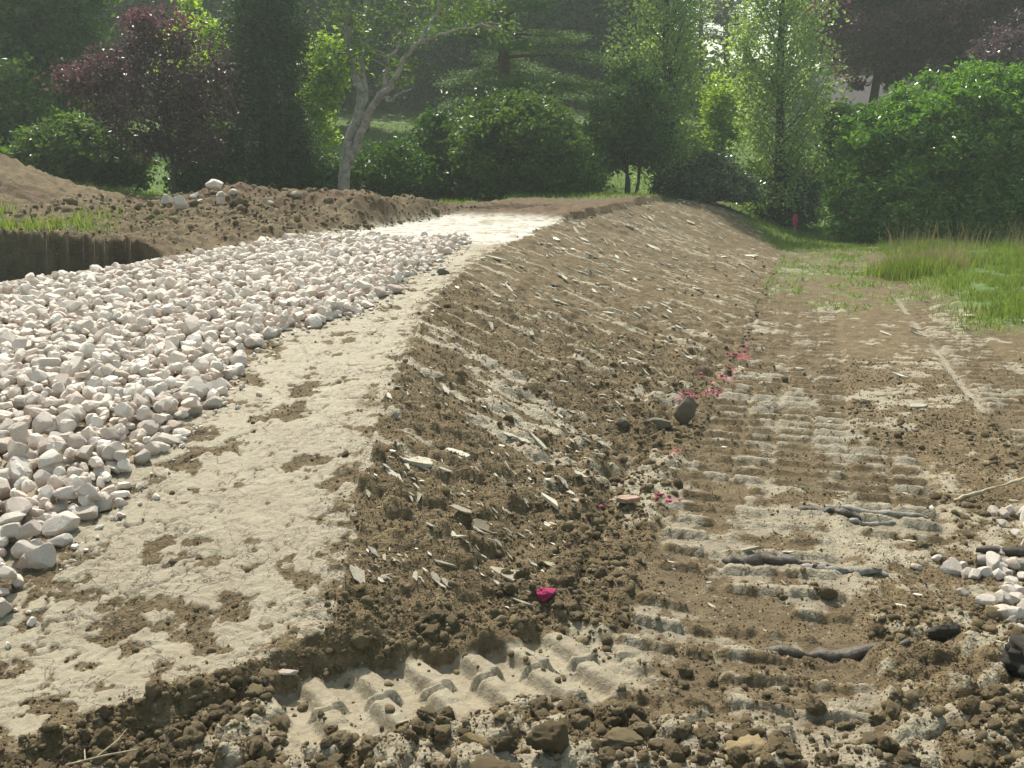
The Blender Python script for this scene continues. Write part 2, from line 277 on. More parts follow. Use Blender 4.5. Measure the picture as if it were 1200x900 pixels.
# ------------------------------------------------------------------ mesh helpers
COL=S.collection
def tag(o,label=None,cat=None,group=None,kind=None):
    if label:o['label']=label
    if cat:o['category']=cat
    if group:o['group']=group
    if kind:o['kind']=kind
    return o
def mesh(name,V,Fs,smooth=True):
    """V (n,3); Fs: (m,k) array or list of arrays"""
    if not isinstance(Fs,list):Fs=[Fs]
    Fs=[np.asarray(f,np.int32) for f in Fs if len(f)]
    V=np.asarray(V,np.float32);me=bpy.data.meshes.new(name);me.vertices.add(len(V));me.vertices.foreach_set('co',V.ravel())
    lv=np.concatenate([f.ravel() for f in Fs]);tot=np.concatenate([np.full(len(f),f.shape[1],np.int32) for f in Fs])
    me.loops.add(len(lv));me.loops.foreach_set('vertex_index',lv);me.polygons.add(len(tot))
    st=np.concatenate([[0],np.cumsum(tot)[:-1]]).astype(np.int32);me.polygons.foreach_set('loop_start',st);me.polygons.foreach_set('loop_total',tot)
    me.polygons.foreach_set('use_smooth',np.full(len(tot),smooth,bool));me.update(calc_edges=True);return me
def link(name,me,mt=None,parent=None,loc=(0,0,0)):
    o=bpy.data.objects.new(name,me);COL.objects.link(o)
    if mt is not None and not me.materials: me.materials.append(mt)
    o.location=loc
    if parent is not None:o.parent=parent
    return o
def empty(name,loc):
    o=bpy.data.objects.new(name,None);COL.objects.link(o);o.location=loc;o.empty_display_size=.2;return o
def ico(sub):
    import bmesh
    bm=bmesh.new();bmesh.ops.create_icosphere(bm,subdivisions=sub,radius=1)
    V=np.array([v.co[:] for v in bm.verts]);Fc=np.array([[v.index for v in f.verts] for f in bm.faces]);bm.free();return V,Fc
ICO={k:ico(k) for k in(1,2,3,4)}
def n3(P,s,seed):
    return (vn(P[:,0]*s+seed*3.1,P[:,1]*s+P[:,2]*s*.7,seed)+vn(P[:,1]*s-seed,P[:,2]*s+P[:,0]*s*.6,seed+1)+vn(P[:,2]*s,P[:,0]*s-P[:,1]*s*.5+seed,seed+2))/3
def boulder(sub,rs,cuts=11,rough=.03,asp=(.55,1.0)):
    V,Fc=ICO[sub];V=V.copy()
    for _ in range(cuts):
        d=rs.normal(size=3);d/=np.linalg.norm(d);k=rs.uniform(.46,.80);h=V@d-k;V-=np.outer(np.clip(h,0,None),d)*.96
    V*=np.array([1,rs.uniform(.65,.95),rs.uniform(*asp)])
    V+=V*(rough*n3(V,3.5,rs.randint(99))[:,None]);V+=V*(rough*.6*n3(V,9,rs.randint(99))[:,None]); return V,Fc
def clod(sub,rs,amp=.22,asp=(.55,.95)):
    V,Fc=ICO[sub];V=V.copy();s=rs.randint(999)
    r=1+amp*2.2*n3(V,1.5,s)+amp*1.9*np.abs(n3(V,3.3,s+7))-amp*.4+amp*1.5*np.abs(n3(V,7,s+9))+amp*1.3*n3(V,15,s+11);V=V*r[:,None]
    for _ in range(6):
        d=rs.normal(size=3);d/=np.linalg.norm(d);h=V@d-rs.uniform(.55,.85);V-=np.outer(np.clip(h,0,None),d)*.7
    V*=np.array([1,rs.uniform(.7,1),rs.uniform(*asp)]);return V,Fc
def rotm(ax,ay,az):
    ca,sa=np.cos(ax),np.sin(ax);cb,sb=np.cos(ay),np.sin(ay);cc,sc=np.cos(az),np.sin(az);z=0*ca
    Rx=np.stack([z+1,z,z,z,ca,-sa,z,sa,ca],-1).reshape(-1,3,3);Ry=np.stack([cb,z,sb,z,z+1,z,-sb,z,cb],-1).reshape(-1,3,3);Rz=np.stack([cc,-sc,z,sc,cc,z,z,z,z+1],-1).reshape(-1,3,3)
    return Rz@Ry@Rx
def scatter_mesh(name,variants,P,Rm,Sc,rs,smooth=True):
    Vs=[];Fs=[];off=0;which=rs.randint(len(variants),size=len(P))
    for k,(V,Fc) in enumerate(variants):
        i=np.where(which==k)[0]
        if not len(i):continue
        W_=np.einsum('nij,vj->nvi',Rm[i],V)*Sc[i][:,None,None] if Sc.ndim==1 else np.einsum('nij,nvj->nvi',Rm[i],V[None]*Sc[i][:,None,:])
        W_=W_+P[i][:,None,:];Vs.append(W_.reshape(-1,3));Fs.append((Fc[None]+(off+np.arange(len(i))*len(V))[:,None,None]).reshape(-1,Fc.shape[1]));off+=len(i)*len(V)
    return mesh(name,np.concatenate(Vs),[np.concatenate(Fs)],smooth)
def tube(paths,sides=7):
    """paths: list of (pts, radii)"""
    Vs=[];Fs=[];off=0
    for pts,rr in paths:
        pts=np.asarray(pts,float);k=len(pts);T=np.gradient(pts,axis=0);T/=np.linalg.norm(T,axis=1)[:,None]+1e-9
        up=np.array([0.31,.17,.93]) if abs(T[0,2])<.8 else np.array([1.,.1,0]);A=np.cross(T,up);A/=np.linalg.norm(A,axis=1)[:,None]+1e-9;B=np.cross(T,A)
        an=np.arange(sides)*2*math.pi/sides;ring=(np.cos(an)[None,:,None]*A[:,None]+np.sin(an)[None,:,None]*B[:,None])*np.asarray(rr)[:,None,None]+pts[:,None]
        Vs.append(ring.reshape(-1,3));i=np.arange(k-1)[:,None]*sides;j=np.arange(sides)[None];j2=(j+1)%sides
        Fs.append(np.stack([i+j,i+j2,i+sides+j2,i+sides+j],-1).reshape(-1,4)+off);off+=k*sides
    return np.concatenate(Vs),np.concatenate(Fs)
def curve(p0,p1,rs,n=9,wob=.06,sag=0):
    p0=np.array(p0,float);p1=np.array(p1,float);t=np.linspace(0,1,n)[:,None];L=np.linalg.norm(p1-p0)
    q=p0+(p1-p0)*t+np.cumsum(rs.normal(size=(n,3)),0)*wob*L/n*np.sin(t*math.pi*.9+.1);q[:,2]+=sag*L*np.sin(t[:,0]*math.pi);return q
def leaves(C,sig,n,size,rs,flat=1.0,up=0.0,asp=.55):
    n=int(n*1.2);size=size*1.3
    """n leaf faces spread round clump centres C (k,3) with spreads sig (k,)"""
    i=rs.randint(len(C),size=n);sg=np.asarray(sig)[i] if np.ndim(sig) else sig
    P=C[i]+rs.normal(size=(n,3))*np.array([1,1,flat])*(np.reshape(sg,(-1,1)) if np.ndim(sg) else sg)
    A=rs.normal(size=(n,3));A[:,2]*=.7;A/=np.linalg.norm(A,axis=1)[:,None];N=rs.normal(size=(n,3));N[:,2]+=up;B=np.cross(N,A);B/=np.linalg.norm(B,axis=1)[:,None]+1e-9
    s=size*rs.uniform(.6,1.3,n)[:,None];A=A*s;B=B*s*asp;Nn=np.cross(A,B);Nn/=np.linalg.norm(Nn,axis=1)[:,None]+1e-9;dr=Nn*s*.18
    V=np.stack([P-A*.5,P-A*.05+B*.5+dr,P+A*.5,P-A*.05-B*.5+dr],1).reshape(-1,3);b=np.arange(n)[:,None]*4
    return V,np.concatenate([b,b+1,b+2,b+3],1)
def surf_pts(cen,ax,n,rs,inner=.55,power=1.0):
    d=rs.normal(size=(n,3));d/=np.linalg.norm(d,axis=1)[:,None];r=inner+(1-inner)*rs.rand(n)**.6
    return np.array(cen)+d*r[:,None]*np.array(ax)
def at(px,py,Y):
    TH=rad(11.86);u=(px-600)/1167;v=(450-py)/1167;d=np.array([u,math.cos(TH)+v*math.sin(TH),-math.sin(TH)+v*math.cos(TH)]);return np.array([0,0,1.7])+d*(Y/d[1])
# ------------------------------------------------------------------ ground sheet
def build_ground():
    r=[.3]
    while r[-1]<400:
        a=r[-1];r.append(a*(1.12 if a<1.5 else 1.0026 if a<18 else 1.005 if a<36 else 1.035 if a<70 else 1.12))
    r=np.array(r)
    th=np.concatenate([np.linspace(-180,-50,40)[:-1],np.linspace(-50,-33,140)[:-1],np.linspace(-33,33,520)[:-1],np.linspace(33,50,140)[:-1],np.linspace(50,180,40)[:-1]])
    T,Rr=np.meshgrid(np.radians(th),r);X=(Rr*np.sin(T)).ravel();Y=(Rr*np.cos(T)).ravel()
    Z,mk=terrain(X,Y);nr,nc=len(r),len(th)
    i=np.arange(nr-1)[:,None]*nc;j=np.arange(nc)[None];j2=(j+1)%nc
    Fc=np.stack([i+j,i+j2,i+nc+j2,i+nc+j],-1).reshape(-1,4)
    me=mesh('ground',np.stack([X,Y,Z],1),Fc)
    for k,a in mk.items():
        at_=me.attributes.new(k,'FLOAT','POINT');at_.data.foreach_set('value',a.astype(np.float32))
    o=link('ground',me,M['ground']);o['kind']='structure'
build_ground()
#PART2
rs=np.random.RandomState(11)
def inview(x,y,mx=.06): return np.abs(x)<(.545+mx)*y+.25
def place(name,me,mt,p,rot,sc,parent=None):
    o=link(name,me,mt,parent);o.location=p;o.rotation_euler=rot;o.scale=(sc,)*3 if np.isscalar(sc) else sc;return o
def individuals(name,mesh_list,P,rot,sc,label,cat,group):
    for i in range(len(P)):
        o=bpy.data.objects.new(name,mesh_list[i%len(mesh_list)]);COL.objects.link(o);o.location=P[i];o.rotation_euler=rot[i];o.scale=(sc[i],)*3 if np.ndim(sc[i])==0 else tuple(sc[i]);tag(o,label,cat,group)
def mk_meshes(prefix,vs,mt):
    out=[]
    for V,Fc in vs:
        me=mesh(prefix,V,[Fc],prefix!='pale_stone');me.materials.append(mt);out.append(me)
    return out
# ------------------------------------------------------------------ bed of pale stones on the ramp
st_hi=[boulder(3,rs,15,.02) for _ in range(14)]; st_lo=[boulder(2,rs,13,.03) for _ in range(10)]
sm=mk_meshes('pale_stone',st_hi,M['stone'])
def stone_bed():
    X=[];Y=[]
    y=1.5
    while y<14.6:
        y0=y;xs=np.arange(-6,.5,.084);X.append(xs+rs.uniform(-.04,.04,len(xs))+((len(Y)%2)*.042));Y.append(np.full(len(xs),y0)+rs.uniform(-.04,.04,len(xs)));y+=.071
    X=np.concatenate(X);Y=np.concatenate(Y)
    e=ip(Y,SEDGE)+.10*vn(X*4,Y*4,201)+.05*vn(X*11,Y*11,202);l=ip(Y,LEDGE)
    fr=12.2+.5*vn(X*1.5,Y*0,203)-.5*X
    k=(X<e)&(X>l-.02)&(Y<fr)&(X>-.60*Y-.6)&(rs.rand(len(X))<1-.35*sst(12.0,13.4,Y));X,Y=X[k],Y[k];e=e[k]
    r=.037*np.exp(rs.normal(0,.26,len(X)));r=np.clip(r,.022,.068)*(1.05+.18*sst(.4,0,e-X))*(1-.15*sst(7,10,Y));thick=sst(0,.5,e-X)
    Z=tz(X,Y)+r*.42+thick*rs.uniform(0,.05,len(X))
    # second loose layer
    k2=rs.rand(len(X))<.60;X2=X[k2]+rs.uniform(-.05,.05,k2.sum());Y2=Y[k2]+rs.uniform(-.05,.05,k2.sum());r2=.036*np.exp(rs.normal(0,.32,len(X2)));r2=np.clip(r2,.018,.065);in2=(ip(Y2,SEDGE)-X2)>.06
    Z2=tz(X2,Y2)+.055+r2*.45
    X=np.r_[X,X2[in2]];Y=np.r_[Y,Y2[in2]];Z=np.r_[Z,Z2[in2]];r=np.r_[r,r2[in2]]
    # strays and chips at the edge
    n=170;Y3=rs.uniform(2.8,12,n);X3=ip(Y3,SEDGE)+np.abs(rs.normal(0,.07,n))+.02;r3=rs.uniform(.006,.022,n);X=np.r_[X,X3];Y=np.r_[Y,Y3];Z=np.r_[Z,tz(X3,Y3)+r3*.3];r=np.r_[r,r3]
    P=np.stack([X,Y,Z],1);rot=np.stack([rs.uniform(-.35,.35,len(X)),rs.uniform(-.35,.35,len(X)),rs.uniform(0,6.28,len(X))],1)
    app=r/np.hypot(X,Y)*inview(X,Y,-.02);o=np.argsort(-app);a,b=o[:175],o[175:]
    individuals('pale_stone',sm,P[a],rot[a],r[a]*1.25,'pale pinkish-white angular stone at the near end of the stone bed on the ramp','stone','pale stones spread over the ramp')
    far=b
    me=scatter_mesh('stone_bed',st_lo,P[far],rotm(*rot[far].T),r[far]*1.25,rs,False)
    tag(link('stone_bed',me,M['stone']),'rest of the bed of pale crushed stones stretching up the ramp','stone bed',None,'stuff')
stone_bed()
# ------------------------------------------------------------------ stones dumped at the right edge
def right_stones():
    P=[];r=[]
    for (cx,cy,sx,sy,n) in((2.05,4.05,.16,.07,16),(2.35,4.1,.16,.12,30),(2.05,3.72,.12,.1,30),(2.25,3.5,.14,.16,34),(2.5,4.6,.16,.12,14)):
        x=rs.normal(cx,sx,n);y=rs.normal(cy,sy,n);q=rs.uniform(.02,.052,n);P.append(np.stack([x,y,tz(x,y)+q*.45],1));r.append(q)
    P=np.concatenate(P);r=np.concatenate(r);rot=rs.uniform(-.6,.6,(len(P),3));rot[:,2]=rs.uniform(0,6.28,len(P))
    individuals('pale_stone',sm,P,rot,r*1.25,'pale pinkish stone in the small scattered pile at the right edge of the muddy track','stone','pale stones scattered beside the muddy track')
right_stones()
# ------------------------------------------------------------------ soil clods and clay flakes
cl_hi=[clod(4,rs,.26) for _ in range(10)];cl_lo=[clod(2,rs,.2) for _ in range(10)];cl_xs=[clod(1,rs,.16) for _ in range(8)]
cm=mk_meshes('soil_clod',cl_hi,M['clod'])
def sample_mask(n,x0,x1,y0,y1,seed,keep):
    r_=np.random.RandomState(seed);y=y0*(y1/y0)**r_.rand(n);x=r_.uniform(-1,1,n)*(.60*y+.3);k=(x>x0)&(x<x1);x,y=x[k],y[k]
    z,m=terrain(x,y);t=(x-ip(y,CREST))/(ip(y,TOE)-ip(y,CREST));p=keep(x,y,z,m,t);k=r_.rand(len(x))<p;return x[k],y[k],z[k],t[k]
def keep_clod(x,y,z,m,t):
    n=fbm(x*2.5,y*2.5,3,301)
    inner=(t>-.03)&(t<1.15)
    p=inner*(.14+.80*sst(.35,.95,t))*(1-.8*sst(6.5,10,y))*(.4+.6*sst(-.2,.2,n))
    p=np.maximum(p,(t>1)*(y<3.9)*sst(0,.45,n+.15)*.55)
    p=np.maximum(p,(t>1)*np.exp(-((x-ip(y,TOE))/.25)**2)*.8)
    p=np.maximum(p,(t>1)*(y<9)*sst(.0,.5,n)*.45)
    nn=fbm(x*3.5,y*3.5,3,307);p=np.maximum(p,(y<2.95)*(t>-.05)*(.12+.5*sst(-.05,.25,nn)));p=np.maximum(p,(y<3.5)*(t>-.1)*(t<1.1)*.85)
    p=np.maximum(p,(t<0)*(x>ip(y,SEDGE)+.05)*(y<12)*m['hollow']*.25)
    p=np.maximum(p,(x<ip(y,LEDGE))*(y>9.5)*.8*(x>-8))
    tm=np.abs(((x+.66)*-.37+(y-2.93)*.92)/.9916);tm_a=((x+.66)*.92+(y-2.93)*.37)/.9916
    p=np.where((tm<.22)&(tm_a>-.1)&(tm_a<1.0),p*.07,p)
    for (ox,oy,dx,dy,hw,a0,a1,pt,amp) in TRK:
        a,b=tr(x,y,ox,oy,dx,dy);p=np.where((np.abs(b)<hw)&(a>a0)&(a<a1),p*.22,p)
    return p
def clods():
    x,y,z,t=sample_mask(85000,-7,7,2.35,19,5,keep_clod)
    r=.0072*np.exp(rs.normal(0,.52,len(x)))*np.where((y<3.0)&(rs.rand(len(x))<.12),1.7,.95)*(1+.35*sst(.3,1,t))*(1+.25*sst(4,10,y))*(1+1.3*sst(11,15,y)*(x<ip(y,CREST)));big=rs.rand(len(x))<.022;r=np.where(big,r*rs.uniform(1.8,3.0,len(x)),r);r=np.clip(r,.004,.034+.09*sst(11,15,y)*(x<ip(y,CREST)))
    P=np.stack([x,y,z+r*.12],1);rot=rs.uniform(-.6,.6,(len(x),3));rot[:,2]=rs.uniform(0,6.28,len(x))
    app=r/np.hypot(x,y)*inview(x,y,-.02);o=np.argsort(-app);a=o[:300];b=o[300:2600];c=o[2600:]
    individuals('soil_clod',cm,P[a],rot[a],r[a],'rough crumbly brown clod of soil lying loose on the dug earth','clod','loose clods of brown soil')
    me=scatter_mesh('small_clods',cl_lo,P[b],rotm(*rot[b].T),r[b],rs);ob=link('soil_crumbs',me,M['clod']);tag(ob,'small brown soil clods strewn over the embankment and track','soil crumbs',None,'stuff')
    me=scatter_mesh('fine_crumbs',cl_xs,P[c],rotm(*rot[c].T),r[c],rs);ob=link('fine_soil_crumbs',me,M['clod']);tag(ob,'fine soil crumbs covering the embankment slope and loose earth','soil crumbs',None,'stuff')
    def kt(x,y,z,m,t): return np.clip(m['loose']*.9-.1,0,1)*(1-.75*m['clay'])*(1-(t<0)*.6)*(x>ip(y,SEDGE))
    x,y,z,t=sample_mask(170000,-5,6,2.3,9,25,kt);r=.0032*np.exp(rs.normal(0,.40,len(x)))*(1+.5*sst(4,8,y));P=np.stack([x,y,z+r*.3],1)
    me=scatter_mesh('soil_grit',cl_xs,P,rotm(*rs.uniform(-3,3,(3,len(x)))),r,rs,False);tag(link('soil_grit',me,M['clod']),'gritty loose soil grains over the dug ground','soil grit',None,'stuff')
    print('clods',len(x))
clods()
def special(name,label,cat,mt,x,y,r,seed,kind='clod',sc=(1,1,1),sink=.35,rot=(0,0,0),parts=None):
    q=np.random.RandomState(seed);V,Fc=clod(4,q,.2) if kind=='clod' else boulder(4,q,18,.07)
    o=link(name,mesh(name,V,[Fc]),M[mt]);o.location=(x,y,tz1(x,y)+r*sc[2]*sink);o.rotation_euler=rot;o.scale=(r*sc[0],r*sc[1],r*sc[2]);tag(o,label,cat);return o
special('rock','upright grey-brown pointed rock at the foot of the slope beside the tracks','rock','grey',1.17,6.55,.12,3,'rock',(.85,.8,1.5),.55,(.1,.15,.3))
special('rock','tan squarish rock leaning beside the upright pointed rock','rock','grey',.99,6.42,.09,5,'rock',(1.2,.9,.9),.4)
special('rock','small round grey stone on the slope foot left of the upright pointed rock','rock','grey',.70,6.15,.06,6,'rock')
special('soil_clod','large dark wet lump of earth at the right edge of the foreground','clod','darkclod',1.83,3.20,.115,8,'clod')
special('soil_clod','dark wet clod just below the pale stone pile at right','clod','darkclod',1.62,3.45,.05,9,'clod',(1.4,1,.8))
special('soil_clod','broad crumbly brown clod in front of the ridged imprint','clod','clod',.12,2.66,.055,12,'clod',(1.3,.9,.8),.3)
special('soil_clod','crumbly brown clod touching the right side of the broad one','clod','clod',.33,2.68,.055,13,'clod',(1.2,.9,.8),.3)
special('soil_clod','flat brown clod lowest in the middle of the foreground','clod','clod',-.05,2.52,.06,14,'clod',(1.2,.9,.7),.3)
special('stone','rounded ochre stone lying in front of the ridged imprint','stone','ochre',-.12,2.68,.048,15,'rock',(1.1,.9,.8),.3)
special('stone','smaller yellowish stone touching the rounded ochre stone','stone','ochre',-.03,2.80,.036,16,'rock',(1.1,.9,.7),.3)
special('stone','large yellow-brown stone half sunk in mud at the bottom edge','stone','ochre',.70,2.66,.065,17,'clod',(1.2,.9,.75),.3)
special('stone','pale lilac stone at the bottom edge below the ridged imprint','stone','stone',.0,2.42,.036,18,'rock')
special('stone','small pinkish white stone at the bottom edge beside a brown clod','stone','stone',.26,2.48,.03,19,'rock')
special('stone','brownish orange stone at the near side of the small pale pile','stone','ochre',1.90,3.62,.06,20,'rock',(1.2,.9,.8))
special('stone','white stone sitting alone on the lower rim of the beige ramp','stone','stone',-.76,3.10,.030,21,'rock',(1.5,.9,.6))
special('stone','small white stone on the brown soil at the ramp corner','stone','stone',-.50,3.62,.024,22,'rock')
special('stone','dark round stone on the crest where the stones narrow','stone','grey',-.66,9.55,.07,24,'rock',(1.2,1,.7))
special('boulder','pale grey boulder on the spoil heap left of the others','boulder','stone',-5.15,15.1,.15,31,'rock')
special('boulder','tall white boulder halfway down the brown spoil heap','boulder','stone',-4.78,14.6,.14,32,'rock',(1,.8,1.25),.6)
special('boulder','white boulder highest on the spoil heap near the dark conifer','boulder','stone',-4.55,15.5,.17,33,'rock',(1.1,.9,.9),.6)
for k,(x,y,r) in enumerate([(-4.95,15.0,.10),(-4.7,15.1,.09),(-4.4,15.3,.12),(-4.85,15.4,.08),(-4.2,15.2,.10),(-3.6,15.1,.07),(-4.3,14.9,.08),(-3.3,15.4,.09),(-4.6,14.9,.09)]):
    o=special('spoil_stone','small pale stone among the brown clods of the spoil heap','stone','stone',x,y,r,50+k,'rock');o['group']='small pale stones on the spoil heap'
# pale flakes lying down the slope
def flake_mesh(q,sub=0):
    k=q.randint(6,10);an=np.sort(q.rand(k))*2*math.pi;r=q.uniform(.55,1,k);x=np.cos(an)*r;y=np.sin(an)*r*q.uniform(.18,.45);h=.05
    V=np.concatenate([np.stack([x,y,np.full(k,h)+q.normal(0,.02,k)],1),np.stack([x*1.03,y*1.03,np.full(k,-h)],1),[[0,0,h*1.2]],[[0,0,-h]]])
    i=np.arange(k);j=(i+1)%k;return V,np.concatenate([np.stack([i,j,i*0+2*k],1),np.stack([j+k,i+k,i*0+2*k+1],1),np.stack([i,i+k,j],1),np.stack([j,i+k,j+k],1)])
fl=[flake_mesh(rs) for _ in range(14)]
fm=[]
for V,Fc in fl:
    me=mesh('clay_flake',V,[Fc],False);me.materials.append(M['flake']);fm.append(me)
def keep_flake(x,y,z,m,t):
    n=fbm(x*2.2,y*2.2,3,331);p=(t>.0)*(t<.9)*(y>3.6)*sst(-.35,.4,n+.1)*(1-.5*t)
    p=np.maximum(p,(t>.0)*(t<.5)*(y<5.6)*(y>3.9)*.8*sst(-.3,.4,n)); p=np.maximum(p,(t>1)*(y<12)*.03)
    return p
def surf_rot(x,y,az,tilt):
    e=.05;dx=(tz(x+e,y)-tz(x-e,y))/(2*e);dy=(tz(x,y+e)-tz(x,y-e))/(2*e)
    N=np.stack([-np.clip(dx,-1,1)*.8,-np.clip(dy,-1,1)*.8,np.ones(len(x))],1)+tilt;N/=np.linalg.norm(N,axis=1)[:,None]
    A=np.stack([np.cos(az),np.sin(az),np.zeros(len(x))],1);A-=N*(A*N).sum(1)[:,None];A/=np.linalg.norm(A,axis=1)[:,None];B=np.cross(N,A);return np.stack([A,B,N],-1)
def flakes():
    from mathutils import Matrix
    x,y,z,t=sample_mask(16000,-3,8,3.2,27,15,keep_flake);z=tz(x,y)
    az=-.8+rs.normal(0,.28,len(x));Rm=surf_rot(x,y,az,rs.normal(0,.16,(len(x),3)))
    r=.024*np.exp(rs.normal(0,.55,len(x)))*(1+sst(5,14,y)*1.5);r=np.clip(r,.010,.22)
    P=np.stack([x,y,z+.004+.006*(y/6)],1);app=r/np.hypot(x,y)*inview(x,y,-.02)*(t<1);o=np.argsort(-app);a,b=o[:150],o[150:]
    for i in a:
        o_=bpy.data.objects.new('clay_flake',fm[i%len(fm)]);COL.objects.link(o_);M4=Matrix([[*map(float,Rm[i][k]),float(P[i][k])] for k in range(3)]+[[0,0,0,1]]);o_.matrix_world=M4@Matrix.Scale(float(r[i]),4)
        tag(o_,'pale thin clay flake lying along the brown embankment slope','clay flake','pale clay flakes on the slope')
    me=scatter_mesh('slope_flakes',fl,P[b],Rm[b],r[b],rs,False);tag(link('small_clay_flakes',me,M['flake']),'small pale clay chips sprinkled over the embankment slope','clay chips',None,'stuff')
    print('flakes',len(x))
flakes()
def slab(name,label,x,y,w,l,h,rz,tilt,mt='flake',cat='slab',seed=1):
    q=np.random.RandomState(seed);V,Fc=ICO[3];V=V.copy()
    for _ in range(9):
        an=q.uniform(0,6.28);d=np.array([math.cos(an),math.sin(an),0]);k=V@d-q.uniform(.6,.85);V-=np.outer(np.clip(k,0,None),d)
    V[:,2]=np.clip(V[:,2],-.28,.28)*3.5*(1+.12*vn(V[:,0]*4,V[:,1]*4,seed));V*=np.array([l,w,h])
    o=link(name,mesh(name,V,[Fc]),M[mt]);o.location=(x,y,tz1(x,y)+h*.8);o.rotation_euler=(tilt[0],tilt[1],rz);tag(o,label,cat);return o
slab('clay_slab','long pale grey slab lying tilted above the pink sprayed lump',.02,3.82,.035,.13,.010,-.45,(.15,.22))
slab('tile_fragment','flat reddish brown tile fragment lying level on the slope foot',.58,4.83,.045,.075,.012,.05,(0,0),'brick','tile',2)
slab('clay_slab','white broken clay plate at the ramp edge above the flaky patch',-.45,4.75,.07,.10,.012,.5,(.1,.15),'flake','slab',3)
slab('clay_slab','white twin-lobed clay plate beside the ramp edge',-.28,4.95,.06,.09,.012,-.3,(.1,.2),'flake','slab',4)
slab('clay_slab','pale flat piece lying alone on the far half of the track',2.95,7.05,.05,.09,.012,.1,(.05,0),'flake','slab',5)
slab('clay_slab','dull pale slab at the heart of the lower slope',-.12,4.25,.05,.10,.02,-.5,(.1,.25),'grey','slab',6)
# ------------------------------------------------------------------ pink marking paint
def pink_patch(label,x,y,r,n,seed,mt='pink',el=1.5,ang=.9,size=.016):
    q=np.random.RandomState(seed);a=q.normal(0,r*el/2,n);b=q.normal(0,r/2.6,n);px=x+a*math.cos(ang)-b*math.sin(ang);py=y+a*math.sin(ang)+b*math.cos(ang)
    s=size*.62*np.exp(q.normal(0,.4,n));P=np.stack([px,py,tz(px,py)+s*.1],1)-np.array([x,y,0]);me=scatter_mesh('pink_mark',cl_lo,P,rotm(*(q.uniform(-3,3,(3,n)))),s,q)
    o=link('pink_mark',me,M[mt]);o.location=(x,y,0);tag(o,label,'paint mark')
special('painted_clod','bright pink sprayed lump of soil beside the long pale slab','paint mark','pink',.135,3.70,.036,43,'clod',(1.1,1,1),.45)
pink_patch('small crimson patch sprayed on the bare clay at the slope foot',.85,4.97,.07,20,42,'pink',1.5,.0)
special('painted_pebble','tiny red painted pebble left of the reddish tile fragment','paint mark','pink',.45,4.82,.016,47,'clod')
pink_patch('brightest pink paint patch behind the upright pointed rock',1.43,7.42,.13,52,43,'pink',1.4,.5)
pink_patch('broken pink streak running up the slope foot beyond the brightest patch',1.80,8.2,.22,26,44,'pinksoil',2.0,1.05)
pink_patch('farthest dull pink streak along the slope foot',2.2,9.5,.22,26,45,'pinksoil',1.9,1.1)
pink_patch('faint reddish paint spots in front of the upright pointed rock',.98,5.85,.12,14,46,'pinksoil',1.8,1.2,.013)
# ------------------------------------------------------------------ sticks and bits of wood
def stick(name,label,pts,rad0,mt,seed,cat='stick',lift=.35,taper=.6):
    q=np.random.RandomState(seed);pts=np.array(pts,float);t=np.linspace(0,1,len(pts));tt=np.linspace(0,1,14);x=np.interp(tt,t,pts[:,0]);y=np.interp(tt,t,pts[:,1]);h=np.interp(tt,t,pts[:,2]) if pts.shape[1]>2 else 0*x
    x=x+q.normal(0,rad0*.25,14);y=y+q.normal(0,rad0*.25,14);g=tz(x,y);g=np.convolve(np.pad(g,2,'edge'),np.ones(5)/5,'valid');z=g+h+rad0*lift
    rr=rad0*(1-(1-taper)*tt)*(1+q.normal(0,.12,14));rr[0]*=.75;rr[-1]*=.55
    rr=rr*np.where(q.rand(14)<.25,.6,1);V,Fc=tube([(np.stack([x,y,z],1)-np.array([x[0],y[0],z[0]]),rr)],6);V[:,2]+=rad0*.35*vn(V[:,0]*60,V[:,1]*60,seed)-rad0*.35;V[:,1]+=rad0*.4*vn(V[:,0]*45,V[:,2]*80,seed+3);o=link(name,mesh(name,V,Fc),M[mt]);o.location=(x[0],y[0],z[0]);tag(o,label,cat);return o
stick('wood_piece','dark wet wood piece lying across the track, nearest the camera',[(.95,4.22),(1.2,4.20),(1.42,4.10)],.042,'darkwood',1)
stick('wood_piece','grey-brown split branch touching the nearest dark wood piece',[(1.28,4.14),(1.45,4.07),(1.62,4.02)],.028,'greywood',2)
stick('wood_piece','dark wood piece farther up the track left of two thin sticks',[(1.45,4.84),(1.6,4.80),(1.72,4.70)],.034,'darkwood',3)
stick('wood_piece','thin grey stick lying behind the farther dark wood piece',[(1.6,4.86),(1.85,4.80),(2.08,4.75)],.024,'greywood',4)
stick('wood_piece','thin pale split stick in front of the farther dark wood piece',[(1.66,4.68),(1.88,4.64)],.018,'greywood',5)
stick('branch','thick grey branch stuck between the pale stones at the right edge',[(2.05,4.14,.02),(2.3,4.02,.03),(2.6,3.85,.03)],.032,'greywood',6,'branch')
stick('branch','dark branch behind the thick grey one at the right edge',[(2.1,4.28,.01),(2.45,4.16,.03),(2.75,4.08,.02)],.026,'darkwood',7,'branch')
stick('branch','thin bare branch poking up at the right edge above the stones',[(2.30,4.95,.0),(2.5,5.0,.05),(2.75,5.05,.11)],.012,'wood',8,'branch')
stick('dark_strip','dark wet strip of earth and wood in front of the clay patch',[(.92,3.42),(1.2,3.36),(1.5,3.40)],.034,'darkwood',9,'wood')
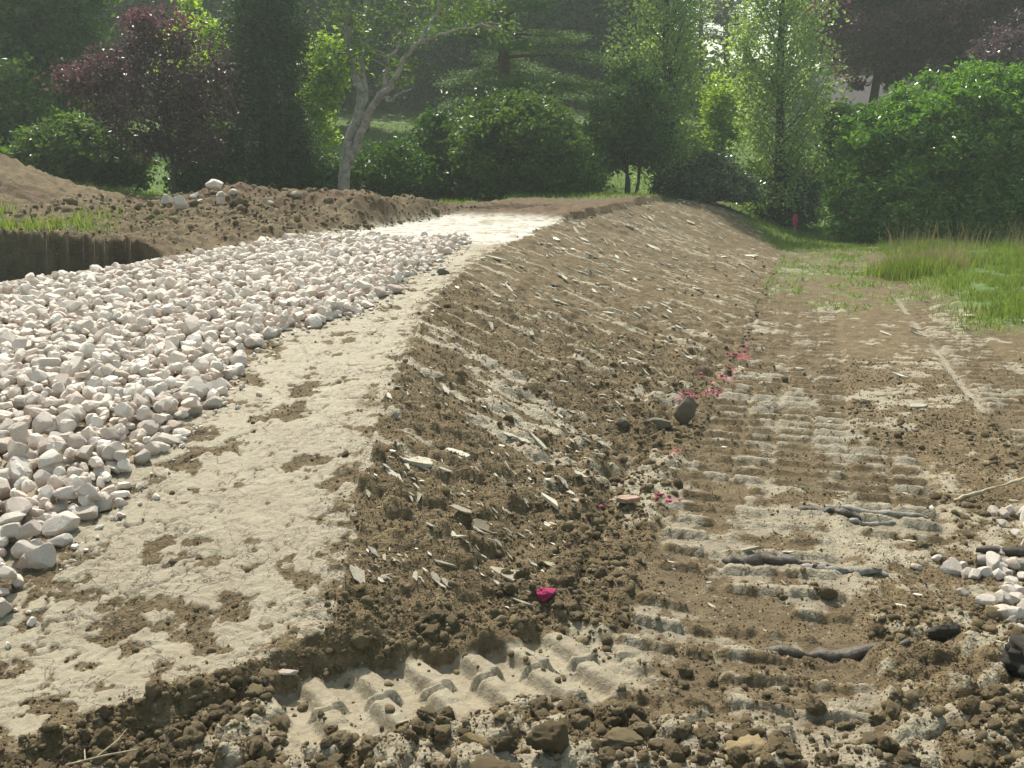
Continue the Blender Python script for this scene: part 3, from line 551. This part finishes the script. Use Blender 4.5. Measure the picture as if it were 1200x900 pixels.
def twig():
    x0,y0=-1.18,2.60;z0=tz1(x0,y0)+.012;r=empty('dry_twig',(x0,y0,z0));tag(r,'forked dry straw-coloured twig at the bottom left corner','twig')
    V,Fc=tube([(np.array([[-.10,-.03,0],[0,0,.012],[.09,.02,.02]]),[.004,.0035,.002])],5);link('stem',mesh('stem',V,Fc),M['wood'],r)
    for p in([[-.02,0,.01],[.02,.05,.03],[.035,.09,.045]],[[-.05,-.015,.006],[-.07,.03,.02],[-.09,.06,.03]]):
        V,Fc=tube([(np.array(p),[.003,.002,.001])],5);link('branch',mesh('branch',V,Fc),M['wood'],r)
twig()
# survey stake with pink top
def stake():
    x,y=7.75,27.6;z=tz1(x,y);r=empty('survey_stake',(x,y,z));tag(r,'thin wooden survey stake with a fluorescent pink top at the far end of the track','stake')
    V,Fc=tube([(np.array([[0,0,-.05],[.01,0,.25],[.015,.005,.42]]),[.030,.028,.028])],4);link('post',mesh('post',V,Fc,False),M['wood'],r)
    V,Fc=clod(3,rs,.10,(1,1.01));V=V*np.array([.095,.08,.17])+np.array([.015,0,.42]);link('pink_cap',mesh('pink_cap',V,[Fc]),M['pink'],r)
    x,y=8.5,27.4;z=tz1(x,y);V,Fc=tube([(np.array([[0,0,-.05],[.0,0,.2],[.01,0,.42]]),[.022,.02,.02])],4);o=link('survey_peg',mesh('survey_peg',V,Fc,False),M['wood']);o.location=(x,y,z);tag(o,'small bare pale peg right of the pink-topped stake','stake')
stake()
#PART3
# ------------------------------------------------------------------ vegetation
G=dict(
 dark=leaf_mat('dark_green_leaves',[(0.025,0.061,0.015),(0.046,0.107,0.021),(0.083,0.164,0.033)],0.42,.45),
 mid=leaf_mat('mid_green_leaves',[(0.042,0.085,0.023),(0.076,0.140,0.036),(0.125,0.203,0.052)],0.48,.42),
 bright=leaf_mat('bright_green_leaves',[(0.119,0.211,0.030),(0.224,0.338,0.046),(0.341,0.444,0.075)],0.58,.45),
 poplar=leaf_mat('poplar_leaves',[(0.126,0.203,0.094),(0.200,0.299,0.141),(0.317,0.405,0.231)],0.62,.30,(1.5,1.5,.6),.8),
 laurel=leaf_mat('laurel_leaves',[(0.067,0.142,0.028),(0.120,0.220,0.040),(0.206,0.308,0.059)],0.45,.25,(1.3,1.6,.5),.8),
 purple=leaf_mat('purple_leaves',[(0.043,0.025,0.030),(0.071,0.040,0.047),(0.115,0.066,0.077)],.30,.45,(1.25,1.0,1.05)),
 purple_old=leaf_mat('purple_leaves_old',[(0.045,0.021,0.024),(0.078,0.033,0.039),(0.128,0.054,0.063)],.35,.40,(1.6,.9,.9)),
 pinkleaf=leaf_mat('reddish_leaves',[(0.063,0.037,0.051),(0.099,0.062,0.078),(0.133,0.111,0.121)],.45,.40,(1.6,.8,.8)),
 lilac=leaf_mat('dull_purple_leaves',[(0.068,0.042,0.054),(0.112,0.072,0.093),(0.180,0.128,0.150)],.35,.35,(1.3,1.0,1.1),.8),
 conifer=leaf_mat('conifer_needles',[(0.022,0.047,0.021),(0.036,0.074,0.030),(0.061,0.108,0.042)],0.22,.6),
 cedar=leaf_mat('cedar_needles',[(0.039,0.082,0.040),(0.066,0.125,0.053),(0.108,0.176,0.069)],0.35,.6),
 greyleaf=leaf_mat('greyish_leaves',[(0.043,0.066,0.040),(0.074,0.108,0.065),(0.137,0.176,0.118)],0.3,.22,(1.2,1.4,.8),1.0),
 beech=leaf_mat('beech_leaves',[(.055,.030,.036),(.090,.048,.058),(.14,.080,.09)],.42,.45,(1.5,1.0,1.1)),
 wood=leaf_mat('woodland_leaves',[(.035,.070,.020),(.060,.115,.030),(.11,.18,.045)],.48,.5),
 blade=leaf_mat('grass_blades',[(0.08,0.12,0.028),(0.13,0.185,0.045),(0.21,0.26,0.09)],.5,.55),
 seed=leaf_mat('dry_grass',[(0.170,0.160,0.075),(0.260,0.235,0.120),(0.360,0.320,0.190)],.35,.6,(1.2,1.1,.8)),
)
ppm=lambda Y:Y/1167.*1.02
def plant(name,label,cat,base,lobes,nleaf,size,mt,bark='bark',tr_r=.12,sig=.35,ncl=120,limbs=26,trunks=None,group=None,inner=.5,flat=.8,up=.3,seed=1,crown='crown',stem='trunk',asp=.55,trunk_top=None,kindsub=None):
    """lobes: (centre xyz, radii xyz, weight) in world space; base xyz"""
    q=np.random.RandomState(seed);base=np.array(base,float);r=empty(name,tuple(base));tag(r,label,cat,group)
    w=np.array([l[2] for l in lobes],float);w/=w.sum();C=[];Sg=[]
    for (c,a,_),ww in zip(lobes,w):
        k=max(3,int(ncl*ww));C.append(surf_pts(c,a,k,q,inner))
    C=np.concatenate(C);C=C[C[:,2]>base[2]+.05];Sg=sig*q.uniform(.35,1.15,len(C))
    V,Fc=leaves(C-base,Sg,nleaf,size,q,flat,up,asp);V[:,2]=np.maximum(V[:,2],.0);link(crown,mesh(crown,V,Fc,False),G[mt],r)
    paths=[]
    if trunks is None:
        top=np.array(trunk_top if trunk_top is not None else np.average([l[0] for l in lobes],axis=0,weights=w))-base
        trunks=[(curve((0,0,-.2),top,q,9,.10),np.linspace(tr_r,tr_r*.35,9))]
    paths+=trunks;T=np.concatenate([t[0] for t in trunks]);Tr=np.concatenate([t[1] for t in trunks])
    Cl=C-base;idx=q.permutation(len(Cl))[:limbs]
    for i in idx:
        c=Cl[i];sc=np.linalg.norm(T[:,:2]-c[:2],axis=1)*.5+np.abs(T[:,2]-(c[2]-.25*np.linalg.norm(c[:2])));sc=np.where(T[:,2]<.1*np.max(T[:,2]),99,sc);j=int(np.argmin(sc));rr=min(Tr[j]*.5,.018+tr_r*.22)
        paths.append((curve(T[j],c,q,6,.25,.04),np.linspace(rr,rr*.25,6)))
    V,Fc=tube(paths,7);link(stem,mesh(stem,V,Fc),M[bark],r);return r
def px_lobe(px,py,Y,rx,ry,w=1,dy=None):
    """crown lobe whose middle stands at distance Y"""
    c=at(px,py,Y);k=ppm(Y);return (c,(rx*k,(dy if dy else rx)*k,ry*k),w)
def gbase(px,Y,dx=0):
    p=at(px,225,Y);x=p[0]+dx;return (x,Y,tz1(x,Y))
def P_(name,label,cat,px,Y,lobes,**k):
    return plant(name,label,cat,gbase(px,Y),[px_lobe(l[0],l[1],Y,l[2],l[3],l[4] if len(l)>4 else 1) for l in lobes],**k)
# --- front row of shrubs and small trees, left to right
P_('green_tree','tall dark leafy tree at the left edge behind the bare earth mound','tree',20,27,[(20,60,75,90,2),(-30,0,80,80,1.5),(60,-10,60,60)],nleaf=26000,size=.15,mt='dark',tr_r=.2,ncl=230,seed=101,sig=.4)
P_('shrub','light green bush at the left edge above the bare earth mound','bush',12,24,[(8,130,42,48),(-30,150,40,40)],nleaf=9000,size=.12,mt='mid',crown='foliage',stem='stem',ncl=80,seed=102,tr_r=.05,sig=.22)
P_('shrub','yellowish green bush just right of the bare earth mound','bush',82,22,[(82,178,34,34),(50,190,34,28)],nleaf=10000,size=.10,mt='mid',crown='foliage',stem='stem',ncl=90,seed=103,tr_r=.05,sig=.2)
P_('shrub','low dark bush under the left side of the purple plum','bush',135,23,[(135,190,36,32),(110,200,28,24)],nleaf=8000,size=.10,mt='dark',crown='foliage',stem='stem',ncl=80,seed=104,tr_r=.05,sig=.2)
pl=P_('purple_plum','small purple leaved plum tree with a thin trunk behind the spoil heap','tree',203,20.5,[(180,115,66,62,2),(125,100,42,36,1),(215,150,48,42,1.2),(190,60,36,36,.7),(232,105,36,50,.8)],nleaf=9500,size=.075,mt='purple',tr_r=.06,ncl=170,seed=105,limbs=60,sig=.22,trunk_top=at(190,110,20.5))
def redtips():
    q=np.random.RandomState(3);b=np.array(pl.location);C=np.concatenate([surf_pts(at(px,py,20.3),(.55,.5,.30),14,q,.3) for px,py in((105,92),(130,82),(170,35),(185,22),(90,100))]);V,Fc=leaves(C-b,.13,1500,.085,q,.8,.3);o=link('pink_leaves',mesh('pink_leaves',V,Fc,False),G['pinkleaf'],pl);o['label']='dusky pink leaves at the left and top of the crown'  # dusky pink leaves round the left and top of the crown
redtips()
P_('shrub','dark bush with sunlit yellow top between plum and dark conifer','bush',250,23,[(250,190,34,34),(235,200,30,26)],nleaf=9000,size=.10,mt='dark',crown='foliage',stem='stem',ncl=80,seed=106,tr_r=.05,sig=.2)
P_('shrub','thin sunlit yellow-green sapling beside the dark conifer','sapling',232,24.5,[(235,150,20,40),(225,60,34,60)],nleaf=4500,size=.10,mt='bright',crown='foliage',stem='stem',ncl=60,seed=107,tr_r=.05,sig=.22)
P_('dark_conifer','tall dense dark conifer left of the pale trunked tree','conifer',308,23.5,[(310,160,54,50,1.5),(308,90,48,70,2),(312,20,44,60,1.5),(310,-50,32,60,1),(335,200,46,30,.8)],nleaf=33000,size=.10,mt='conifer',tr_r=.16,ncl=300,seed=108,flat=1.2,asp=.3,sig=.22,trunk_top=at(310,-70,23.5))
P_('shrub','low dark bush at the foot of the pale trunked tree','bush',375,24,[(372,212,34,22)],nleaf=5000,size=.10,mt='dark',crown='foliage',stem='stem',ncl=50,seed=109,tr_r=.04,sig=.2)
P_('shrub','sunlit yellow-green leafy sapling left of the pale trunk','sapling',372,27,[(375,90,26,40),(362,150,24,26),(385,75,18,20)],nleaf=5200,size=.12,mt='bright',crown='foliage',stem='stem',ncl=55,seed=110,tr_r=.05,sig=.24)
def pale_tree():
    Y=21.5;b=np.array(gbase(402,Y));q=np.random.RandomState(5);r=empty('pale_tree',tuple(b));tag(r,'leaning tree with forked pale lichen covered trunks behind the spoil heap','tree')
    A=lambda l:np.array([at(x,y,Y+dy)-b for x,y,dy in l])
    def tp(l,r0,r1):
        p=A(l);t=np.linspace(0,1,len(p));tt=np.linspace(0,1,len(p)*3);p=np.stack([np.interp(tt,t,p[:,k]) for k in range(3)],1);p[1:-1]=(p[:-2]+2*p[1:-1]+p[2:])/4;p[1:]+=q.normal(0,.02,(len(p)-1,3));return (p,np.linspace(r0,r1,len(p)))
    main=[tp([(402,240,0),(404,205,0),(410,165,0),(420,135,.1),(424,110,.1),(413,85,.2),(412,60,.3),(408,25,.3),(404,-20,.4),(398,-70,.4)],.135,.04),
          tp([(409,190,0),(422,160,-.1),(434,130,-.2),(446,112,-.3),(462,95,-.4),(474,66,-.5),(492,48,-.6),(515,40,-.8)],.10,.025),
          tp([(418,140,.1),(430,112,.2),(424,80,.3),(425,45,.5),(430,0,.6),(432,-50,.7)],.075,.025),
          tp([(412,75,.2),(406,50,.1),(404,20,0),(410,-30,0)],.045,.02),tp([(425,60,.4),(437,35,.4),(440,0,.4),(452,-40,.4)],.04,.018),
          tp([(446,112,-.3),(456,118,-.5),(470,108,-.7),(482,105,-.9)],.04,.012),tp([(446,112,-.3),(452,85,-.2),(458,68,0),(468,50,0),(475,20,0)],.05,.015),
          tp([(515,40,-.8),(545,32,-1),(580,30,-1.2)],.033,.010),tp([(492,48,-.6),(508,20,-.5),(522,-15,-.5)],.03,.012)]
    C=[];paths=[]
    for (px,py) in((380,-20),(405,-50),(440,-50),(470,-20),(500,10),(530,20),(430,20),(400,30),(470,30),(455,80),(590,30),(560,15),(520,-30),(430,60),(395,70)):
        C.append(surf_pts(at(px,py,Y),(.5,.5,.3),5,q,.2))
    C=np.concatenate(C)-b
    T=np.concatenate([m[0] for m in main[1:]])
    for c in C: j=np.argmin(np.linalg.norm(T-c,axis=1));paths.append((curve(T[j],c,q,5,.2),np.linspace(.018,.006,5)))
    V,Fc=tube(main,10);link('trunk',mesh('trunk',V,Fc),M['palebark'],r);V,Fc=tube(paths,5);link('twigs',mesh('twigs',V,Fc),M['palebark'],r)
    V,Fc=leaves(C,.20,2600,.075,q,.6,.4);link('crown',mesh('crown',V,Fc,False),G['mid'],r)
pale_tree()
P_('shrub','low dense dark bush right of the pale trunk','bush',462,24.5,[(462,205,44,34),(440,215,30,22)],nleaf=11000,size=.10,mt='dark',crown='foliage',stem='stem',ncl=100,seed=111,tr_r=.05,sig=.2)
P_('shrub','middle dark bush between the pale trunk and the great round shrub','bush',530,26,[(528,185,46,48),(505,205,36,30)],nleaf=13000,size=.11,mt='dark',crown='foliage',stem='stem',ncl=120,seed=112,tr_r=.06,sig=.22)
P_('round_shrub','great round dark shrub at the centre behind the bare earth','bush',605,25,[(605,175,72,56,3),(575,195,60,40,1),(650,205,44,32,1),(600,135,36,22,.7)],nleaf=34000,size=.10,mt='mid',crown='foliage',stem='stem',ncl=260,seed=113,tr_r=.08,sig=.20)
P_('shrub','small dark bush right of the great round shrub','bush',676,25.5,[(678,208,28,30)],nleaf=6000,size=.09,mt='dark',crown='foliage',stem='stem',ncl=60,seed=114,tr_r=.04,sig=.18)
# cedar with level sprays
def cedar():
    Y=31;q=np.random.RandomState(21);b=np.array(gbase(585,Y));r=empty('cedar',tuple(b));tag(r,'tall cedar with level spreading sprays above the great round shrub','tree')
    top=at(600,-120,Y)-b;tr_=curve((0,0,-.2),top,q,14,.03);paths=[(tr_,np.linspace(.26,.08,14))];C=[]
    for k in range(34):
        t=q.uniform(.30,1);p=np.array([np.interp(t,np.linspace(0,1,14),tr_[:,i]) for i in range(3)]);an=q.uniform(0,6.28);L=q.uniform(1.6,3.9)*(1.15-.4*t);e=p+np.array([math.cos(an)*L,math.sin(an)*L,q.uniform(-.25,.35)])
        c=curve(p,e,q,8,.06,.05);paths.append((c,np.linspace(.06,.012,8)))
        for f in (.45,.6,.75,.88,1.0): C.append(c[int(f*7)]+q.normal(0,.12,3)*np.array([1,1,.2]));C.append(c[int(f*7)]+q.normal(0,.35,3)*np.array([1,1,.12]))
    C=np.array(C);V,Fc=leaves(C,.30,38000,.10,q,.16,1.5,.3);link('crown',mesh('crown',V,Fc,False),G['cedar'],r);V,Fc=tube(paths,7);link('trunk',mesh('trunk',V,Fc),M['pinebark'],r)
cedar()
P_('small_tree','low bushy dark tree on several thin stems left of the poplars','tree',738,27,[(738,140,38,58,2),(715,160,26,36),(755,165,24,26)],nleaf=15000,size=.10,mt='dark',ncl=150,seed=115,tr_r=.06,sig=.2,
   trunks=[(curve((0,0,-.1),(-.25,0,1.6),np.random.RandomState(1),7,.1),np.linspace(.06,.04,7)),(curve((.12,0,-.1),(.3,.1,1.8),np.random.RandomState(2),7,.1),np.linspace(.05,.03,7)),(curve((-.1,.1,-.1),(0,.1,2.2),np.random.RandomState(3),7,.1),np.linspace(.05,.03,7))])
def poplar(px,Y,half,top,bot,label,seed,nl,ivy):
    q=np.random.RandomState(seed);b=np.array(gbase(px,Y));k=ppm(Y);r=empty('poplar',tuple(b));tag(r,label,'poplar')
    tp=at(px+4,top-60,Y)-b;tr_=curve((0,0,-.2),tp,q,14,.02);paths=[(tr_,np.linspace(.17,.05,14))];C=[]
    zb=at(px,bot,Y)[2]-b[2]
    for i in range(150):
        t=q.rand();z=zb*.6+(tp[2]-zb*.6)*t;an=q.uniform(0,6.28);R=half*k*q.uniform(.3,1.12)*(.72+.28*math.sin(min(1,t*1.6)*math.pi*.62))
        p=np.array([np.interp(z-R*1.0,tr_[:,2],tr_[:,j]) for j in range(3)]);e=np.array([tr_[6,0]+math.cos(an)*R,math.sin(an)*R,z]);c=curve(p,e,q,6,.10,-.06);paths.append((c,np.linspace(.020,.006,6)));C+= [c[-1],c[-2],c[-1]+q.normal(0,.15,3)]
    C=np.array(C);V,Fc=leaves(C,.19,nl,.085,q,1.3,.2,.8);link('crown',mesh('crown',V,Fc,False),G['poplar'],r);V,Fc=tube(paths,7);link('trunk',mesh('trunk',V,Fc),M['bark'],r)
    if ivy:
        Ci=np.stack([np.interp(z,tr_[:,2],tr_[:,0])+q.normal(0,.04)+0*z for z in [0]]) if 0 else None
        z=q.uniform(.1,ivy,90);C2=np.stack([np.interp(z,tr_[:,2],tr_[:,0]),np.interp(z,tr_[:,2],tr_[:,1]),z],1)+q.normal(0,.10,(90,3))*np.array([1,1,.3]);V,Fc=leaves(C2,.10,4200,.09,q,1,.2);link('ivy',mesh('ivy',V,Fc,False),G['dark'],r)
poplar(780,29,52,-40,190,'bright poplar with a dark ivy-clad trunk left of the sky gap',131,12500,3.4)
poplar(914,30,54,-40,215,'bright poplar with a slim bare trunk right of the sky gap',132,12000,0)
P_('sapling','slender green sapling between the two poplars','sapling',846,33,[(846,138,18,40,2),(835,170,20,30)],nleaf=5200,size=.11,mt='bright',ncl=60,seed=116,tr_r=.05,sig=.24)
P_('grey_shrub','grey-green shrub with glinting top behind the end of the embankment','bush',828,28.5,[(828,220,48,34,2),(800,225,30,26),(860,232,26,24)],nleaf=15000,size=.085,mt='greyleaf',crown='foliage',stem='stem',ncl=150,seed=117,tr_r=.05,sig=.17)
P_('grey_shrub','dark shrub behind the pink-topped stake','bush',932,30.5,[(932,236,40,36,2),(905,240,26,28)],nleaf=12000,size=.085,mt='greyleaf',crown='foliage',stem='stem',ncl=120,seed=118,tr_r=.05,sig=.17)
P_('shrub','small pale yellow-green shrub between the two greyish shrubs','bush',888,31.5,[(886,225,18,34)],nleaf=2600,size=.10,mt='bright',crown='foliage',stem='stem',ncl=30,seed=119,tr_r=.03,sig=.18)
P_('laurel_bush','huge glossy green laurel bush above the meadow at right','bush',1120,25.5,[(1040,205,64,84,2),(1075,170,60,62,1.6),(1110,170,80,84,3),(1150,165,70,76,2),(1190,190,80,98,3),(1270,190,80,95,2),(1010,240,34,48,1),(1080,250,80,36,1.5),(1180,255,90,36,1.5)],nleaf=62000,size=.125,mt='laurel',crown='foliage',stem='stem',ncl=620,seed=120,tr_r=.10,sig=.19,inner=.72,limbs=60,asp=.42)
P_('purple_beech','large dark purple tree above the laurel bush','tree',1010,37,[(1020,20,62,80,2),(1090,0,80,90,2.5),(1160,10,70,80,2),(1060,-70,90,60,1)],nleaf=27000,size=.17,mt='beech',tr_r=.22,ncl=260,seed=121,sig=.30,inner=.45,trunk_top=at(1050,-20,37))
P_('lilac_tree','paler dull purple tree at the right edge above the laurel','tree',1178,31,[(1180,75,36,34),(1225,60,50,50)],nleaf=9000,size=.10,mt='lilac',tr_r=.08,ncl=90,seed=122,sig=.22)
P_('shrub','dark low bush below the purple tree at the left end of the laurel','bush',985,31,[(990,150,26,36),(978,200,22,40)],nleaf=7000,size=.11,mt='dark',crown='foliage',stem='stem',ncl=70,seed=123,tr_r=.05,sig=.2)
# pines before the sky
for px,Y,h,lab,sd in((850,52,-60,'slim pine left of centre in the bright sky gap',141),(872,55,-30,'slim pine in the bright sky gap, right of its twin',142),(822,56,-10,'shorter dark pine at the left side of the sky gap',143)):
    q=np.random.RandomState(sd);b=np.array(gbase(px,Y));r=empty('pine_tree',tuple(b));tag(r,lab,'pine');tp=at(px,h,Y)-b;tr_=curve((0,0,-.2),tp,q,10,.03);paths=[(tr_,np.linspace(.22,.07,10))];C=[]
    for i in range(30):
        t=q.uniform(.45,1);p=np.array([np.interp(t,np.linspace(0,1,10),tr_[:,j]) for j in range(3)]);an=q.uniform(0,6.28);L=q.uniform(.7,1.9);c=curve(p,p+np.array([math.cos(an)*L,math.sin(an)*L,q.uniform(-.2,.5)]),q,5,.15);paths.append((c,np.linspace(.04,.012,5)));C+=[c[-1],c[-2]]
    V,Fc=leaves(np.array(C),.22,3200,.13,q,.5,.5,.3);link('crown',mesh('crown',V,Fc,False),G['conifer'],r);V,Fc=tube(paths,6);link('trunk',mesh('trunk',V,Fc),M['pinebark'],r)
# second and third rows of wood
rows=[(-60,36,'dark'),(60,38,'dark'),(150,36,'mid'),(215,40,'bright'),(285,37,'dark'),(352,42,'bright'),(430,38,'dark'),(500,41,'mid'),(560,44,'dark'),(640,39,'dark'),(690,37,'conifer'),(722,43,'dark'),(1240,42,'purple'),(1000,48,'dark'),(1110,46,'dark')]
labs={-60:'dark leafy tree mostly beyond the left edge behind the tall one',60:'dark leafy tree behind the left-hand earth mound',150:'mid green tree directly behind the purple plum',215:'sunlit yellow-green tree behind the gap right of the plum',285:'dark tree directly behind the tall dark conifer',352:'sunlit yellow-green tree seen left of the pale trunk',430:'dark tree directly behind the pale trunked tree',500:'mid green tree between the pale trunk and the cedar',560:'dark tree directly behind the cedar',640:'dark broad tree at the right side of the cedar',690:'tall dark conifer between the cedar and the poplars',722:'dark tree just left of the ivy-clad poplar',1240:'purple tree beyond the right edge behind the lilac one',1000:'dark green tree behind the purple tree trunk',1110:'dark green tree directly behind the purple crown'}
for i,(px,Y,mt) in enumerate(rows):
    Y=Y+8
    q=np.random.RandomState(300+i);b=gbase(px,Y);k=ppm(Y);lo=[]
    for j in range(6): lo.append((px+q.uniform(-38,38),q.uniform(-80,75),q.uniform(36,56),q.uniform(34,56)))
    P_('woodland_tree',labs[px],'tree',px,Y,lo,nleaf=21000,size=.24,mt=('wood' if mt=='dark' and i%2 else mt),tr_r=.2,ncl=105,seed=400+i,sig=.55,group='trees of the wood beyond the lawn')
def far_wood():
    q=np.random.RandomState(77);C=[];Sg=[];paths=[]
    for i in range(150):
        an=q.uniform(-42,42);Y=q.uniform(56,80);x=Y*math.tan(rad(an));px=600+1167*x/Y*.98
        if 770<px<975 and not (965<px): 
            top=q.uniform(85,108)
        else: top=q.uniform(-60,30)
        g=tz1(x,Y);zt=at(600,top,Y)[2];paths.append((curve((x,Y,g-.3),(x,Y,g+(zt-g)*.8),q,5,.05),np.linspace(.28,.1,5)))
        n=30;z=g+(zt-g)*(.12+.88*q.rand(n));R=2.6*np.sqrt(np.clip(1-((z-g)/(zt-g)-.5)**2*2.2,.1,1))
        C.append(np.stack([x+q.normal(0,.6,n)*R,Y+q.normal(0,.6,n)*R,z],1))
    C=np.concatenate(C);V,Fc=leaves(C,.75,105000,.42,q,.8,.3);V2,F2=tube(paths,6)
    me=mesh('far_wood',np.concatenate([V,V2]),[np.concatenate([Fc,F2+len(V)])],False);tag(link('far_wood',me,G['wood']),'dark far wood closing the view on the hill behind the trees','far wood',None,'stuff')
far_wood()
# ------------------------------------------------------------------ house glimpsed on the hill
def house():
    x,y=18.4,50;z=tz1(x,y)-2.3;r=empty('house',(x,y,z));tag(r,'grey rendered house wall glimpsed under the purple tree','house')
    def box(n,c,d,m,p):
        V=np.array([[sx,sy,sz] for sx in(-.5,.5) for sy in(-.5,.5) for sz in(-.5,.5)])*np.array(d)+np.array(c);Fc=np.array([[0,1,3,2],[4,6,7,5],[0,4,5,1],[2,3,7,6],[0,2,6,4],[1,5,7,3]]);return link(n,mesh(n,V,Fc,False),M[m],p)
    box('wall',(0,0,1.6),(7,6,4.4),'wall',r)
    V=np.array([[-3.9,-3.4,3.78],[3.9,-3.4,3.78],[3.9,3.4,3.78],[-3.9,3.4,3.78],[-3.9,0,5.5],[3.9,0,5.5]]);link('roof',mesh('roof',V,[np.array([[0,1,5,4],[2,3,4,5],[0,3,2,1]]),np.array([[0,4,3],[1,2,5]])],False),M['roof'],r)
    for wx in(-1.9,1.7): w=box('window',(wx,-3.02,1.9),(1.0,.08,1.2),'dark',r);box('frame',(wx,-3.07,1.24),(1.2,.12,.08),'wall',w)
house()
# ------------------------------------------------------------------ grass
def blades(name,label,cat,x,y,h,w,mt,seed,kind='stuff',lean=.35,origin=None):
    q=np.random.RandomState(seed);n=len(x);z=tz(x,y)-.01;an=q.uniform(0,6.28,n);le=q.normal(0,lean,(n,2))*h[:,None];dx=np.cos(an)*w*.5;dy=np.sin(an)*w*.5
    b=np.stack([x,y,z],1);D=np.stack([dx,dy,0*dx],1);m=b+np.stack([le[:,0]*.3,le[:,1]*.3,h*.55],1);t=b+np.stack([le[:,0],le[:,1],h],1)
    V=np.stack([b-D,b+D,m+D*.8,m-D*.8,t+D*.1,t-D*.1],1).reshape(-1,3);i=np.arange(n)[:,None]*6;Fc=np.concatenate([np.concatenate([i,i+1,i+2,i+3],1),np.concatenate([i+3,i+2,i+4,i+5],1)])
    if origin is not None:V=V-np.array(origin)
    o=link(name,mesh(name,V,Fc),G[mt]);tag(o,label,cat,None,kind)
    if origin is not None:o.location=origin
    return o
def grass():
    q=np.random.RandomState(91)
    def samp(n,y0,y1,key,lo,hi,f=None):
        y=y0*(y1/y0)**q.rand(n);x=q.uniform(lo,hi,n);z,m=terrain(x,y);k=(np.abs(x)<.62*y+1)&(q.rand(n)<m[key])
        if f is not None:k&=f(x,y)
        return x[k],y[k]
    x,y=samp(150000,10,25,'grass',4.5,15,lambda x,y:x>4.7+.31*(y-11));k=fbm(x*1.8,y*1.8,3,405)>-.22;x,y=x[k],y[k];h=q.uniform(.04,.13,len(x))*(1+.8*fbm(x,y,3,401))*(1+.5*sst(15,19,y));blades('meadow_grass','long bright green meadow grass right of the track','grass',x,y,np.clip(h,.05,.5),.010+0*x,'blade',1)
    x,y=samp(60000,10.5,24,'grass',3.2,9,lambda x,y:(x<4.9+.31*(y-11)));k=fbm(x*2.2,y*2.2,3,407)>-.12;x,y=x[k],y[k];blades('track_weeds','sparse low weeds growing over the far end of the track','weeds',x,y,q.uniform(.03,.09,len(x)),.014+0*x,'blade',2,lean=.7)
    x,y=samp(130000,22,50,'grass',-20,14);blades('lawn_grass','mown lawn on the rising ground between the trees','lawn',x,y,q.uniform(.04,.10,len(x)),.022+0*x,'blade',3)
    x,y=samp(40000,9,16,'grass',-11,-4,lambda x,y:x<-3.6);blades('bank_grass','tufts of bright grass along the top of the pit','grass',x,y,q.uniform(.06,.20,len(x)),.012+0*x,'blade',4)
    # tall seeding clump and fringe
    n=2200;x=6.55+q.normal(0,.26,n);y=16.4+q.normal(0,.30,n);o=(6.55,16.4,tz1(6.55,16.4));blades('grass_clump','tall pale green grass clump at the near left corner of the meadow','grass clump',x,y,q.uniform(.15,.36,n),.010+0*x,'blade',5,'thing',.28,o)
    n=1500;x=7.15+q.normal(0,.30,n);y=17.2+q.normal(0,.3,n);o=(7.15,17.2,tz1(7.15,17.2));blades('dry_grass_clump','greyish dry grass clump just right of the tall pale green one','grass clump',x,y,q.uniform(.2,.42,n),.010+0*x,'seed',6,'thing',.3,o)
    n=1000;x=q.uniform(8.2,14.5,n);y=q.uniform(19.5,22.5,n)+.15*(x-8);k=fbm(x*1.3,y*1.3,2,411)>-.1;x,y=x[k],y[k];blades('seed_stalks','fringe of tall pale seeding grass in front of the laurel bush','tall grass',x,y,q.uniform(.3,.75,len(x)),.010+0*x,'seed',7,lean=.22)
    n=3600;x=q.uniform(-8.0,-4.6,n);y=q.uniform(18.6,20.2,n);blades('nettles','green weeds growing behind the spoil heap below the plum','weeds',x,y,q.uniform(.05,.2,n),.022+0*x,'blade',8,lean=.5)
grass()
# ------------------------------------------------------------------ haze volume added in place of lens glare
def haze():
    m,n=mat('haze');b=NB(n);p=b.new('ShaderNodeVolumePrincipled');p.inputs['Color'].default_value=(.80,.90,.86,1);p.inputs['Density'].default_value=HAZE;p.inputs['Anisotropy'].default_value=.35
    o=b.new('ShaderNodeOutputMaterial');n.links.new(p.outputs[0],o.inputs['Volume'])
    V=np.array([[sx*75,sy*60+38,z] for sx in(-1,1) for sy in(-1,1) for z in(-2,19.5)]);Fc=np.array([[0,1,3,2],[4,6,7,5],[0,4,5,1],[2,3,7,6],[0,2,6,4],[1,5,7,3]])
    o=link('haze',mesh('haze',V,Fc,False),m);o['kind']='stuff';o['label']='thin haze volume over the whole site, added in place of lens glare';o['category']='haze'
HAZE=.0019
if HAZE>0: haze()
